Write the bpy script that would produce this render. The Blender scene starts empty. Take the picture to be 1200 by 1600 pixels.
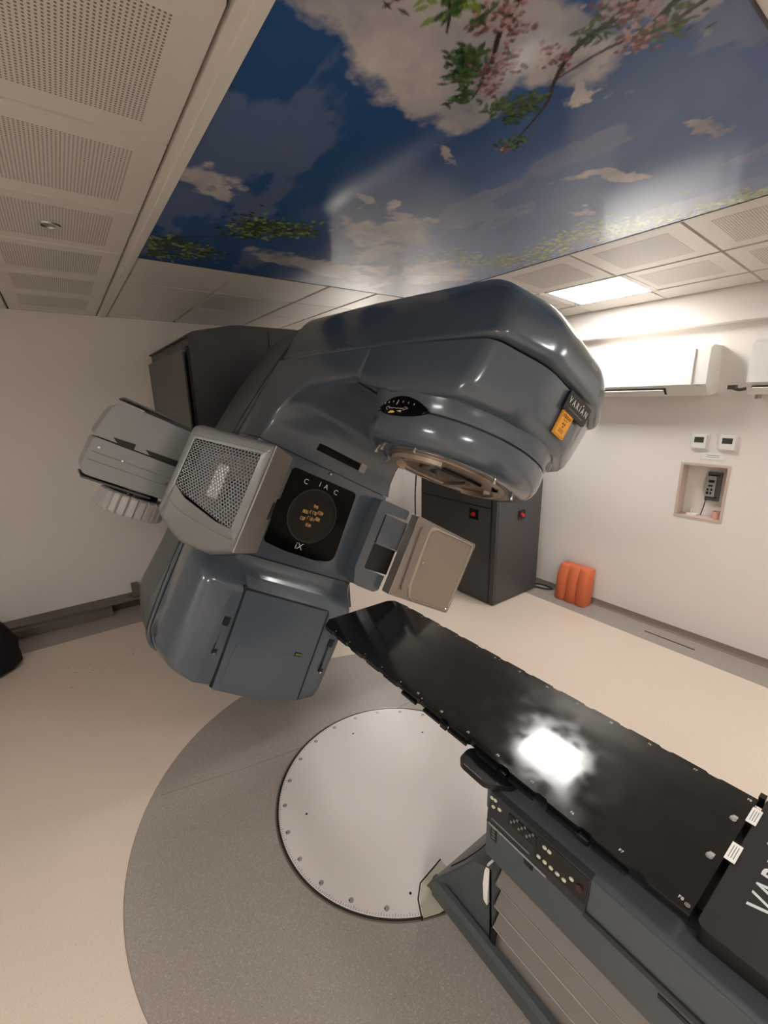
import bpy, bmesh, math, random
import numpy as np
from mathutils import Vector, Matrix
random.seed(4); np.random.seed(4)
S = bpy.context.scene
COL = S.collection
PI = math.pi

# ------------------------------------------------------------------ camera
cam_d = bpy.data.cameras.new('camera'); cam = bpy.data.objects.new('camera', cam_d); COL.objects.link(cam)
yaw, pitch, roll = math.radians(35.92442), math.radians(-14.42274), math.radians(1.18643)
fwd = Vector((math.sin(yaw)*math.cos(pitch), math.cos(yaw)*math.cos(pitch), math.sin(pitch)))
rgt = Vector((math.cos(yaw), -math.sin(yaw), 0)); dwn = fwd.cross(rgt)
r2 = math.cos(roll)*rgt + math.sin(roll)*dwn; d2 = -math.sin(roll)*rgt + math.cos(roll)*dwn
M = Matrix((r2, -d2, -fwd)).transposed().to_4x4(); M.translation = (0, 0, 1.9)
cam.matrix_world = M
cam_d.sensor_fit = 'HORIZONTAL'; cam_d.sensor_width = 36; cam_d.lens = 36*677.79/1200; cam_d.clip_start = 0.02
S.camera = cam

# ------------------------------------------------------------------ world, exposure, lamps
w = bpy.data.worlds.new('world'); S.world = w; w.use_nodes = True
w.node_tree.nodes['Background'].inputs[0].default_value = (0.5, 0.48, 0.46, 1)
w.node_tree.nodes['Background'].inputs[1].default_value = 0.05
S.view_settings.view_transform = 'Standard'; S.view_settings.look = 'None'
S.view_settings.exposure = 0.72; S.view_settings.gamma = 1; S.view_settings.use_curve_mapping = False
LAMP_WARM = (1.0, 0.965, 0.925)
# ceiling panel lamps: centre x, y, radiance; the last four are added unseen fill
LAMPS = [(3.20, 1.78, 22.0), (3.20, 4.50, 30.0), (3.20, -1.0, 12), (1.83, -.73, 28.0), (-0.5, -1.6, 36), (-1.67, .745, 20)]

XR, YB, ZC = 3.80, 4.75, 2.66         # right wall, back wall, ceiling
XL, YF = -2.6, -3.6

# ------------------------------------------------------------------ materials
def nodes(name):
    m = bpy.data.materials.new(name); m.use_nodes = True
    nt = m.node_tree; return m, nt, nt.nodes['Principled BSDF']
def s2l(c): return tuple(((x/255)/12.92 if x/255 <= .04045 else ((x/255+.055)/1.055)**2.4) for x in c)
def mat(name, rgb, rough=.5, metal=0., spec=.5, coat=0., emit=None, es=0., bump=0., bscale=200, var=0., vscale=3., rvar=0.):
    m, nt, b = nodes(name); c = s2l(rgb)
    b.inputs['Base Color'].default_value = (*c, 1); b.inputs['Roughness'].default_value = rough
    b.inputs['Metallic'].default_value = metal; b.inputs['Specular IOR Level'].default_value = spec
    b.inputs['Coat Weight'].default_value = coat; b.inputs['Coat Roughness'].default_value = .12
    if emit: b.inputs['Emission Color'].default_value = (*s2l(emit), 1); b.inputs['Emission Strength'].default_value = es
    if bump or var or rvar:
        tc = nt.nodes.new('ShaderNodeTexCoord')
    if bump:
        n = nt.nodes.new('ShaderNodeTexNoise'); n.inputs['Scale'].default_value = bscale
        nt.links.new(tc.outputs['Object'], n.inputs['Vector'])
        bp = nt.nodes.new('ShaderNodeBump'); bp.inputs['Strength'].default_value = bump; bp.inputs['Distance'].default_value = .002
        nt.links.new(n.outputs['Fac'], bp.inputs['Height']); nt.links.new(bp.outputs['Normal'], b.inputs['Normal'])
    if var or rvar:
        n = nt.nodes.new('ShaderNodeTexNoise'); n.inputs['Scale'].default_value = vscale; n.inputs['Detail'].default_value = 6
        nt.links.new(tc.outputs['Object'], n.inputs['Vector'])
    if var:
        mx = nt.nodes.new('ShaderNodeMix'); mx.data_type = 'RGBA'
        mx.inputs[6].default_value = (*[x*(1-var) for x in c], 1); mx.inputs[7].default_value = (*[min(1, x*(1+var)) for x in c], 1)
        nt.links.new(n.outputs['Fac'], mx.inputs[0]); nt.links.new(mx.outputs[2], b.inputs['Base Color'])
    if rvar:
        mr = nt.nodes.new('ShaderNodeMapRange'); mr.inputs[1].default_value = .3; mr.inputs[2].default_value = .7
        mr.inputs[3].default_value = max(.02, rough-rvar); mr.inputs[4].default_value = rough+rvar
        nt.links.new(n.outputs['Fac'], mr.inputs[0]); nt.links.new(mr.outputs[0], b.inputs['Roughness'])
    return m
M_ = {}
M_['wall'] = mat('wall_paint', (238, 232, 226), .6, spec=.3, bump=.15, bscale=120, var=.02)
M_['ceil'] = mat('ceiling_metal', (222, 217, 209), .28, spec=.6)
M_['strip'] = mat('ceiling_strip', (225, 220, 212), .4)
M_['gap'] = mat('ceiling_gap', (50, 47, 44), .9)
M_['paint'] = mat('blue_grey_paint', (77, 87, 97), .22, spec=.5, coat=.7, var=.04, vscale=2)
M_['paint2'] = mat('rear_grey_paint', (88, 92, 94), .4)
M_['seam'] = mat('seam_black', (9, 10, 12), .5)
M_['silver'] = mat('silver_grey_paint', (138, 140, 140), .30, metal=.3, spec=.5)
M_['silver2'] = mat('light_grey_ribbed', (165, 160, 156), .5)
M_['tray'] = mat('detector_metal', (146, 138, 130), .3, metal=.6)
M_['black'] = mat('black_plastic', (14, 14, 15), .35)
M_['glass'] = mat('black_glass', (5, 5, 6), .15, spec=.12)
M_['lens'] = mat('display_lens', (34, 31, 28), .2, spec=.2)
M_['stand'] = mat('dark_grey_paint', (62, 62, 63), .45)
M_['cab'] = mat('cabinet_grey', (74, 74, 75), .5)
M_['chrome'] = mat('chrome', (200, 200, 200), .15, metal=1)
M_['tan'] = mat('collimator_metal', (150, 134, 120), .32, metal=.8, var=.2, vscale=12)
M_['white'] = mat('white_plastic', (236, 234, 228), .4)
M_['white2'] = mat('white_gloss', (245, 243, 238), .2)
M_['lcd'] = mat('lcd', (70, 72, 62), .2)
M_['carbon'] = mat('carbon_table', (17, 17, 18), .11, spec=.5, rvar=.06, vscale=14)
M_['couch'] = mat('couch_grey', (78, 84, 87), .42, spec=.45)
M_['couchdk'] = mat('couch_dark', (40, 43, 45), .45)
M_['bellows'] = mat('bellows_vinyl', (122, 115, 108), .42)
M_['button'] = mat('cream_button', (214, 212, 190), .4)
M_['orange'] = mat('orange_foam', (216, 112, 72), .65, bump=.1, var=.05)
M_['yellow'] = mat('warning_yellow', (226, 158, 44), .45)
M_['plate'] = mat('turntable_plate', (226, 218, 213), .33, spec=.5, rvar=.06, vscale=2.5, var=.02)
M_['dark'] = mat('dark_gasket', (45, 38, 32), .7)
M_['print'] = mat('white_print', (205, 203, 200), .5)
M_['inkred'] = mat('dark_red_ink', (92, 22, 14), .5)
M_['inkgrey'] = mat('grey_ink', (120, 118, 115), .5)
M_['amber'] = mat('amber_digits', (215, 170, 90), .4, emit=(225, 180, 110), es=.25)
M_['redled'] = mat('red_mushroom', (190, 30, 30), .35)
M_['trunk'] = mat('trunking_brown', (110, 100, 92), .5)
M_['cove'] = mat('cove_vinyl', (134, 122, 110), .45, var=.08, vscale=30)
M_['cloth'] = mat('black_cloth', (9, 9, 12), .9, bump=.5, bscale=40)
M_['cable'] = mat('cable', (50, 48, 46), .5)
M_['beige'] = mat('beige_cover', (190, 184, 166), .45)
M_['pink'] = mat('pinkish_cup', (224, 172, 156), .5)
M_['mesh'] = mat('mesh_grey', (116, 117, 116), .42, metal=.15)
M_['lampface'] = mat('lamp_diffuser', (255, 250, 240), .5)

def floor_mat(name, base, specks, dens, rough):
    m, nt, b = nodes(name); b.inputs['Roughness'].default_value = rough; b.inputs['Specular IOR Level'].default_value = .4
    tc = nt.nodes.new('ShaderNodeTexCoord'); c = s2l(base)
    n = nt.nodes.new('ShaderNodeTexNoise'); n.inputs['Scale'].default_value = 1.6; n.inputs['Detail'].default_value = 8
    nt.links.new(tc.outputs['Object'], n.inputs['Vector'])
    mx = nt.nodes.new('ShaderNodeMix'); mx.data_type = 'RGBA'
    mx.inputs[6].default_value = (*[x*.93 for x in c], 1); mx.inputs[7].default_value = (*[x*1.05 for x in c], 1)
    nt.links.new(n.outputs['Fac'], mx.inputs[0]); cur = mx.outputs[2]
    for sc, col, thr in specks:
        v = nt.nodes.new('ShaderNodeTexNoise'); v.inputs['Scale'].default_value = sc; v.inputs['Detail'].default_value = 1
        nt.links.new(tc.outputs['Object'], v.inputs['Vector'])
        r = nt.nodes.new('ShaderNodeMapRange'); r.inputs[1].default_value = thr; r.inputs[2].default_value = thr+.05
        r.inputs[4].default_value = dens
        nt.links.new(v.outputs['Fac'], r.inputs[0])
        k = nt.nodes.new('ShaderNodeMix'); k.data_type = 'RGBA'; k.inputs[7].default_value = (*s2l(col), 1)
        nt.links.new(cur, k.inputs[6]); nt.links.new(r.outputs[0], k.inputs[0]); cur = k.outputs[2]
    nt.links.new(cur, b.inputs['Base Color']); return m
M_['floor'] = floor_mat('cream_vinyl', (226, 210, 195), [(150, (200, 182, 165), .62)], .5, .32)
M_['grey'] = floor_mat('grey_speckled_vinyl', (160, 151, 143), [(210, (206, 199, 192), .66), (260, (104, 92, 86), .67), (110, (174, 164, 156), .6)], .7, .38)

def perf_mat():
    m, nt, b = nodes('perforated_metal'); b.inputs['Roughness'].default_value = .35
    tc = nt.nodes.new('ShaderNodeTexCoord'); sp = nt.nodes.new('ShaderNodeSeparateXYZ'); nt.links.new(tc.outputs['Object'], sp.inputs[0])
    def mth(op, a, bb=None):
        n = nt.nodes.new('ShaderNodeMath'); n.operation = op
        for i, q in enumerate((a, bb)):
            if q is None: continue
            if isinstance(q, (int, float)): n.inputs[i].default_value = q
            else: nt.links.new(q, n.inputs[i])
        return n.outputs[0]
    P_ = .0105
    fx = mth('SUBTRACT', mth('FRACT', mth('DIVIDE', sp.outputs[0], P_)), .5); fy = mth('SUBTRACT', mth('FRACT', mth('DIVIDE', sp.outputs[1], P_)), .5)
    d = mth('SQRT', mth('ADD', mth('MULTIPLY', fx, fx), mth('MULTIPLY', fy, fy)))
    h = mth('LESS_THAN', d, .27)
    k = nt.nodes.new('ShaderNodeMix'); k.data_type = 'RGBA'; nt.links.new(h, k.inputs[0])
    k.inputs[6].default_value = (*s2l((218, 213, 205)), 1); k.inputs[7].default_value = (*s2l((120, 115, 110)), 1)
    nt.links.new(k.outputs[2], b.inputs['Base Color']); return m
M_['perf'] = perf_mat()

def mural_mat():
    m, nt, b = nodes('glossy_printed_film'); b.inputs['Roughness'].default_value = .13; b.inputs['Specular IOR Level'].default_value = .5
    a = nt.nodes.new('ShaderNodeAttribute'); a.attribute_name = 'print'; nt.links.new(a.outputs['Color'], b.inputs['Base Color'])
    return m
M_['mural'] = mural_mat()

# ------------------------------------------------------------------ mesh tools
TH = math.radians(28.5); ISO = Vector((1.06, 1.45, 1.28))
AX = Vector((math.cos(TH), 0, -math.sin(TH))); BX = Vector((math.sin(TH), 0, math.cos(TH))); WX = Vector((0, -1, 0))
def G(p): return ISO + AX*p[0] + WX*p[1] + BX*p[2]     # gantry frame (across, towards room, along beam)
def I(p): return Vector(p)

def rpoly(pts, rad, n=5):
    """polygon with rounded corners; rad a number or one per corner"""
    out = []; N = len(pts)
    for i in range(N):
        p0, p, p1 = Vector(pts[i-1]), Vector(pts[i]), Vector(pts[(i+1) % N])
        r = rad[i] if isinstance(rad, (list, tuple)) else rad
        u, v = (p0-p), (p1-p); lu, lv = u.length, v.length; u.normalize(); v.normalize()
        ang = u.angle(v, 0)
        if r <= 1e-6 or ang < .01: out += [p.copy()]*(n+1); continue
        t = min(r/math.tan(ang/2), lu*.49, lv*.49)
        a, c = p+u*t, p+v*t
        for k in range(n+1):
            s = k/n; out.append(a*(1-s)**2 + p*2*s*(1-s) + c*s*s)
    return out

class MB:
    def __init__(s, T=I): s.bm = bmesh.new(); s.T = T
    def add(s, verts, faces):
        vs = [s.bm.verts.new(s.T(v)) for v in verts]
        for f in faces:
            ids = []
            for i in f:
                if vs[i] not in ids: ids.append(vs[i])
            if len(ids) > 2:
                try: s.bm.faces.new(ids)
                except ValueError: pass
        return vs
    def box(s, lo, hi, bev=0., seg=2):
        x0, y0, z0 = lo; x1, y1, z1 = hi
        v = [(x0, y0, z0), (x1, y0, z0), (x1, y1, z0), (x0, y1, z0), (x0, y0, z1), (x1, y0, z1), (x1, y1, z1), (x0, y1, z1)]
        return s.hexa(v, bev, seg)
    def hexa(s, v, bev=0., seg=2):
        vs = s.add(v, [(0, 3, 2, 1), (4, 5, 6, 7), (0, 1, 5, 4), (1, 2, 6, 5), (2, 3, 7, 6), (3, 0, 4, 7)])
        if bev: s.bev(vs, bev, seg)
        return s
    def bev(s, vs, w, seg=2, ang=25):
        st = set(vs); es = [e for e in s.bm.edges if e.verts[0] in st and e.verts[1] in st and (len(e.link_faces) < 2 or e.calc_face_angle(0) > math.radians(ang))]
        bmesh.ops.recalc_face_normals(s.bm, faces=[f for f in s.bm.faces if all(v in st for v in f.verts)])
        bmesh.ops.bevel(s.bm, geom=es, offset=w, segments=seg, affect='EDGES', profile=.5, clamp_overlap=True)
    def loft(s, rings, cap0=True, cap1=True, closed=True):
        n = len(rings[0]); v = [tuple(p) for r in rings for p in r]; f = []
        for i in range(len(rings)-1):
            for j in range(n if closed else n-1):
                k = (j+1) % n; f.append((i*n+j, i*n+k, (i+1)*n+k, (i+1)*n+j))
        if cap0: f.append(tuple(range(n))[::-1])
        if cap1: f.append(tuple(range((len(rings)-1)*n, len(rings)*n)))
        return s.add(v, f)
    def prism(s, pts, f0, f1, bev=0., seg=2):
        """pts: list of 2D; f0/f1: maps 2D->3D for both ends"""
        vs = s.loft([[f0(p) for p in pts], [f1(p) for p in pts]])
        if bev: s.bev(vs, bev, seg)
        return s
    def cyl(s, c0, c1, r0, r1=None, n=24, cap=True):
        r1 = r0 if r1 is None else r1; c0, c1 = Vector(c0), Vector(c1); d = (c1-c0).normalized()
        u = d.orthogonal().normalized(); v = d.cross(u)
        rg = [[c+(u*math.cos(2*PI*k/n)+v*math.sin(2*PI*k/n))*r for k in range(n)] for c, r in ((c0, r0), (c1, r1))]
        s.loft(rg, cap, cap); return s
    def lathe(s, c, prof, n=48, ax='b', a0=0, a1=2*PI):
        """prof: list of (r, h) around third axis at centre (x,y)"""
        full = abs(a1-a0-2*PI) < 1e-6; m = n if full else n+1; rings = []
        for r, h in prof: rings.append([(c[0]+r*math.cos(a0+(a1-a0)*k/n), c[1]+r*math.sin(a0+(a1-a0)*k/n), h) for k in range(m)])
        s.loft(rings, False, False, full); return s
    def tube(s, pts, r, n=8):
        pts = [Vector(p) for p in pts]; rings = []
        for i, p in enumerate(pts):
            d = (pts[min(i+1, len(pts)-1)]-pts[max(i-1, 0)]).normalized()
            u = d.cross(Vector((0.03, .02, 1))).normalized(); v = d.cross(u)
            rings.append([p+(u*math.cos(2*PI*k/n)+v*math.sin(2*PI*k/n))*r for k in range(n)])
        s.loft(rings); return s

def cr(pts, n=8):
    """catmull-rom through points"""
    P = [Vector(p) for p in pts]; P = [P[0]*2-P[1]]+P+[P[-1]*2-P[-2]]; out = []
    for i in range(1, len(P)-2):
        for k in range(n):
            t = k/n; out.append(.5*((2*P[i])+(-P[i-1]+P[i+1])*t+(2*P[i-1]-5*P[i]+4*P[i+1]-P[i+2])*t*t+(-P[i-1]+3*P[i]-3*P[i+1]+P[i+2])*t**3))
    return out+[P[-2]]

WORLDLOC = {}
def link(name, me, m, parent=None, ang=35, org=None):
    if m is not None and len(me.materials) == 0: me.materials.append(m)
    n = len(me.vertices); co = np.empty(n*3, 'f'); me.vertices.foreach_get('co', co); co = co.reshape(-1, 3)
    lo, hi = co.min(0), co.max(0)
    c = Vector(org) if org else Vector(((lo[0]+hi[0])/2, (lo[1]+hi[1])/2, lo[2]))
    co -= np.array(c, 'f'); me.vertices.foreach_set('co', co.ravel())
    me.update()
    if ang is not None:
        me.shade_smooth(); me.set_sharp_from_angle(angle=math.radians(ang))
    o = bpy.data.objects.new(name, me); COL.objects.link(o)
    pl = WORLDLOC.get(parent.name, Vector()) if parent else Vector()
    o.parent = parent; o.location = c-pl; WORLDLOC[o.name] = c
    return o
def obj(name, mb, m, parent=None, ang=35, org=None, label=None):
    bmesh.ops.remove_doubles(mb.bm, verts=mb.bm.verts, dist=1e-5)
    bmesh.ops.recalc_face_normals(mb.bm, faces=mb.bm.faces)
    me = bpy.data.meshes.new(name); mb.bm.to_mesh(me); mb.bm.free()
    o = link(name, me, m, parent, ang, org)
    if label: o['label'] = label
    return o
def thing(name, label, cat, loc, group=None):
    o = bpy.data.objects.new(name, None); COL.objects.link(o); o.location = loc; o.empty_display_size = .1
    WORLDLOC[o.name] = Vector(loc); o['label'] = label; o['category'] = cat
    if group: o['group'] = group
    return o
def tag(o, label, cat, group=None):
    o['label'] = label; o['category'] = cat
    if group: o['group'] = group
    return o
def struct(o): o['kind'] = 'structure'; return o
def copypart(o, parent, off):
    c = o.copy(); COL.objects.link(c); c.parent = parent; c.location = o.location+Vector(off); WORLDLOC[c.name] = WORLDLOC[o.name]+Vector(off); return c

def text(name, s, size, org, xd, yd, m, parent, sx=1., T=None, dep=.0006, shear=0, label=None):
    """lettering as thin solid letters lying on a surface; centred at org"""
    cu = bpy.data.curves.new(name, 'FONT'); cu.body = s; cu.size = size; cu.align_x = 'CENTER'; cu.align_y = 'CENTER'
    cu.extrude = dep; cu.shear = shear; cu.resolution_u = 3
    t = bpy.data.objects.new('tmp', cu); COL.objects.link(t)
    bpy.context.view_layer.update(); me = bpy.data.meshes.new_from_object(t)
    bpy.data.objects.remove(t); bpy.data.curves.remove(cu)
    xd, yd, org = Vector(xd).normalized(), Vector(yd).normalized(), Vector(org); zd = xd.cross(yd)
    for v in me.vertices:
        x, y, z = v.co; p = (x*sx, y, z)
        v.co = T(*p) if T else org+xd*p[0]+yd*p[1]+zd*p[2]
    me.materials.clear()
    o = link(name, me, m, parent, 30)
    if label: o['label'] = label
    return o

# ------------------------------------------------------------------ room shell
def slab(name, lo, hi, m, parent=None): b = MB(); b.box(lo, hi); return obj(name, b, m, parent, None)
floor = struct(slab('floor', (XL, YF, -.1), (XR, YB, 0), M_['floor']))
wb = struct(slab('wall_back', (XL, YB, 0), (XR, YB+.1, ZC), M_['wall']))
wr = MB()
NX = (1.026, 1.33, .975, 1.392)     # niche y0,y1,z0,z1
wr.box((XR, YF, 0), (XR+.2, NX[0], ZC+.1)); wr.box((XR, NX[1], 0), (XR+.2, YB+.1, ZC+.1))
wr.box((XR, NX[0], 0), (XR+.2, NX[1], NX[2])); wr.box((XR, NX[0], NX[3]), (XR+.2, NX[1], ZC+.1)); wr.box((XR+.11, NX[0], NX[2]), (XR+.2, NX[1], NX[3]))
wall_r = struct(obj('wall_right', wr, M_['wall'], None, None))
struct(slab('wall_left', (XL-.1, YF, 0), (XL, YB+.1, ZC), M_['wall']))
struct(slab('wall_front', (XL, YF-.1, 0), (XR, YF, ZC), M_['wall']))
# bulkhead along the right wall
b = MB(); b.box((3.70, YF, 2.362), (XR, YB, ZC-.005), .004); struct(obj('trim_1', b, M_['wall']))
ceiling = struct(slab('ceiling', (XL, YF, ZC+.02), (XR+.2, YB+.1, ZC+.12), M_['gap']))
# niche lining
b = MB()
t = .012
b.box((XR-.003, NX[0]-.006, NX[2]-.006), (XR+.109, NX[0]+t, NX[3]+.006)); b.box((XR-.003, NX[1]-t, NX[2]-.006), (XR+.109, NX[1]+.006, NX[3]+.006))
b.box((XR-.0025, NX[0]+t, NX[2]-.006), (XR+.1085, NX[1]-t, NX[2]+t)); b.box((XR-.0025, NX[0]+t, NX[3]-t), (XR+.1085, NX[1]-t, NX[3]+.006))
obj('niche_lining', b, mat('niche_edge', (205, 186, 172), .5), wall_r, None)
# vinyl sheets: circle, borders
def ngon_disc(name, c, r0, r1, z0, z1, m, parent, n=128):
    b = MB(); prof = [(r0, z0), (r0, z1), (r1, z1), (r1, z0)] if r0 > 0 else None
    if prof: b.lathe(c, prof+[prof[0]], n)
    else: b.loft([[(c[0]+r1*math.cos(2*PI*k/n), c[1]+r1*math.sin(2*PI*k/n), z) for k in range(n)] for z in (z0, z1)])
    return obj(name, b, m, parent, 30)
DC = (1.06, 1.45)
ngon_disc('vinyl_circle', (1.056, 1.490), 0, 1.173, .0, .0015, M_['grey'], floor)
ngon_disc('welded_joint', (1.056, 1.490), 1.173, 1.176, .0, .0018, mat('joint', (150, 135, 120), .6), floor)
b = MB(); b.tube([(.10, 2.10, .0019), (.20, 2.08, .0019), (.49, 2.01, .0019), (.76, 1.96, .0019), (1.16, 1.91, .0019), (1.56, 1.87, .0019)], .0011, 6); obj('vinyl_seam', b, mat('seam_grey', (120, 108, 98), .6), floor)
slab('vinyl_border', (XR-.30, YF, 0), (XR, YB, .0012), M_['grey'], floor)
slab('vinyl_border', (XL, YB-.55, 0), (XR-.30, YB, .0012), M_['grey'], floor)
slab('floor_slot', (3.63, 1.00, .001), (3.642, 1.36, .003), M_['dark'], floor)
def cove(name, p0, p1, nrm):
    b = MB(); prof = [(0, .055), (.004, .055), (.005, .02), (.012, .008), (.03, .0035), (.03, .001), (0, .001)]
    f = lambda P: (lambda q: (P[0]+nrm[0]*q[0], P[1]+nrm[1]*q[0], q[1]))
    b.prism(prof, f(p0), f(p1)); o = struct(obj(name, b, M_['cove'])); return o
cove('baseboard_right', (XR, YF), (XR, YB), (-1, 0)); cove('baseboard_back', (XL, YB), (XR, YB), (0, -1)); cove('baseboard_left', (XL, YF), (XL, YB), (1, 0))
# scuffs on the cream floor
b = MB()
for k in range(26):
    x, y = random.gauss(-.15, .13), random.gauss(3.62, .09); r = random.uniform(.001, .006)
    b.loft([[(x+r*math.cos(2*PI*j/6)*random.uniform(.7, 2.2), y+r*math.sin(2*PI*j/6), z) for j in range(6)] for z in (.0003, .0006)])
o = obj('scuff_marks', b, mat('scuff', (186, 166, 150), .6), floor); o['kind'] = 'stuff'

# ------------------------------------------------------------------ ceiling grid
PX0, PX1, PY0, PY1 = .470, 2.400, .440, 2.815      # picture
TY = [PY1-.593*k for k in range(-4, 12)]
rowsY = [(PY1-.593*(k+1), PY1-.593*k) for k in range(-4, 11)]
left_cols = [(.405-.593*(k+1), .405-.593*k) for k in range(5)]
right_cols = [(2.425, 2.955), (2.963, 3.435), (3.443, 3.697)]
def fall(p): return (p[0], p[1], p[2]-.085*max(0, p[0]-2.43)/1.27)      # the ceiling right of the picture drops slightly to the wall
back_cols = [(.475, 1.02), (1.028, 1.63), (1.638, 2.03), (2.038, 2.418)]
def tile(x0, x1, y0, y1, perf=True):
    g = .0035; b = MB(fall); z = ZC
    x0 += g; x1 -= g; y0 += g; y1 -= g
    b.hexa([(x0+.004, y0+.004, z), (x1-.004, y0+.004, z), (x1-.004, y1-.004, z), (x0+.004, y1-.004, z), (x0, y0, z+.02), (x1, y0, z+.02), (x1, y1, z+.02), (x0, y1, z+.02)])
    o = obj('ceiling_tile', b, M_['ceil'], ceiling, None)
    if perf and x1-x0 > .4 and y1-y0 > .4:
        b = MB(fall); b.box((x0+.085, y0+.085, z-.0006), (x1-.085, y1-.085, z+.0002)); obj('perforated_field', b, M_['perf'], o, None)
    return o
def islamp(x0, x1, y0, y1): return any(x0 < lx < x1 and y0 < ly < y1 for lx, ly, _ in LAMPS)
for (y0, y1) in rowsY:
    y1c = min(y1, YB); y0c = max(y0, YF)
    if y1c-y0c < .05: continue
    for (x0, x1) in left_cols:
        x0 = max(x0, XL)
        if x1-x0 < .05 or islamp(x0, x1, y0, y1): continue
        tile(x0, x1, y0c, y1c)
    for (x0, x1) in right_cols:
        ya, yb = 2.655-(2.815-y0)*.93, 2.655-(2.815-y1)*.93; ya, yb = max(ya, YF), min(yb, YB)
        if yb-ya < .05 or islamp(x0, x1, ya, yb): continue
        tile(x0, x1, ya, yb, x1-x0 > .4)
    if y0 >= PY1-.01 or y1 <= PY0+.02:
        for (x0, x1) in back_cols:
            if islamp(x0, x1, y0, y1): continue
            tile(x0, x1, y0c, y1c, False)
b = MB(); b.box((.408, YF, ZC-.002), (.436, YB, ZC+.02), .001); b.box((.436, YF, ZC-.008), (.468, YB, ZC+.02), .001); obj('ceiling_strip', b, M_['strip'], ceiling, None)
b = MB(); b.box((PX1, PY0, ZC-.003), (2.421, PY1, ZC+.02)); obj('picture_edge_strip', b, M_['strip'], ceiling, None)

def ceiling_lamp(x, y, e, label, sx=.455, sy=.54):
    if x < 2.4: sx = .56
    if y > 4.3: sy = .28
    t = thing('ceiling_lamp', label, 'lamp', (x, y, ZC), 'square ceiling lamps')
    f = MB(fall)
    for q in ((-1, 0), (1, 0), (0, -1), (0, 1)):
        if q[0]: f.box((x+q[0]*sx/2-.008, y-sy/2-.008, ZC-.002), (x+q[0]*sx/2+.008, y+sy/2+.008, ZC+.02))
        else: f.box((x-sx/2, y+q[1]*sy/2-.008, ZC-.002), (x+sx/2, y+q[1]*sy/2+.008, ZC+.02))
    obj('frame', f, M_['white'], t, None)
    m, nt, bs = nodes('lit_diffuser'); bs.inputs['Base Color'].default_value = (.9, .9, .9, 1)
    bs.inputs['Emission Color'].default_value = (*LAMP_WARM, 1); bs.inputs['Emission Strength'].default_value = e
    d = MB(fall); d.box((x-sx/2+.008, y-sy/2+.008, ZC+.001), (x+sx/2-.008, y+sy/2-.008, ZC+.015)); obj('diffuser', d, m, t, None)
    return t
for (x, y, e), lb in zip(LAMPS, ['lit square panel lamp in the ceiling right of the sky picture', 'square panel lamp in the ceiling at the back, hidden by the machine', 'added fill lamp panel in the ceiling behind the viewer along the right wall', 'added fill lamp panel in the ceiling behind the viewer in the middle', 'added fill lamp panel in the ceiling behind the viewer on the left', 'added fill lamp panel in the ceiling near the left wall, out of view']):
    ceiling_lamp(x, y, e, lb)
# round recessed spot
t = thing('ceiling_spotlight', 'small round chrome recessed spotlight, unlit, in a white ceiling tile on the left', 'spotlight', (.098, 2.546, ZC))
b = MB(); b.lathe((.098, 2.546), [(.026, ZC-.001), (.030, ZC-.006), (.040, ZC-.006), (.044, ZC-.001), (.044, ZC+.001), (.026, ZC+.001), (.026, ZC-.001)], 32); obj('trim_ring', b, M_['chrome'], t)
b = MB(); b.lathe((.098, 2.546), [(.0, ZC-.0015), (.012, ZC-.003), (.026, ZC-.001)], 32); obj('bulb', b, mat('dead_bulb', (150, 145, 138), .2, metal=.5), t)

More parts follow.
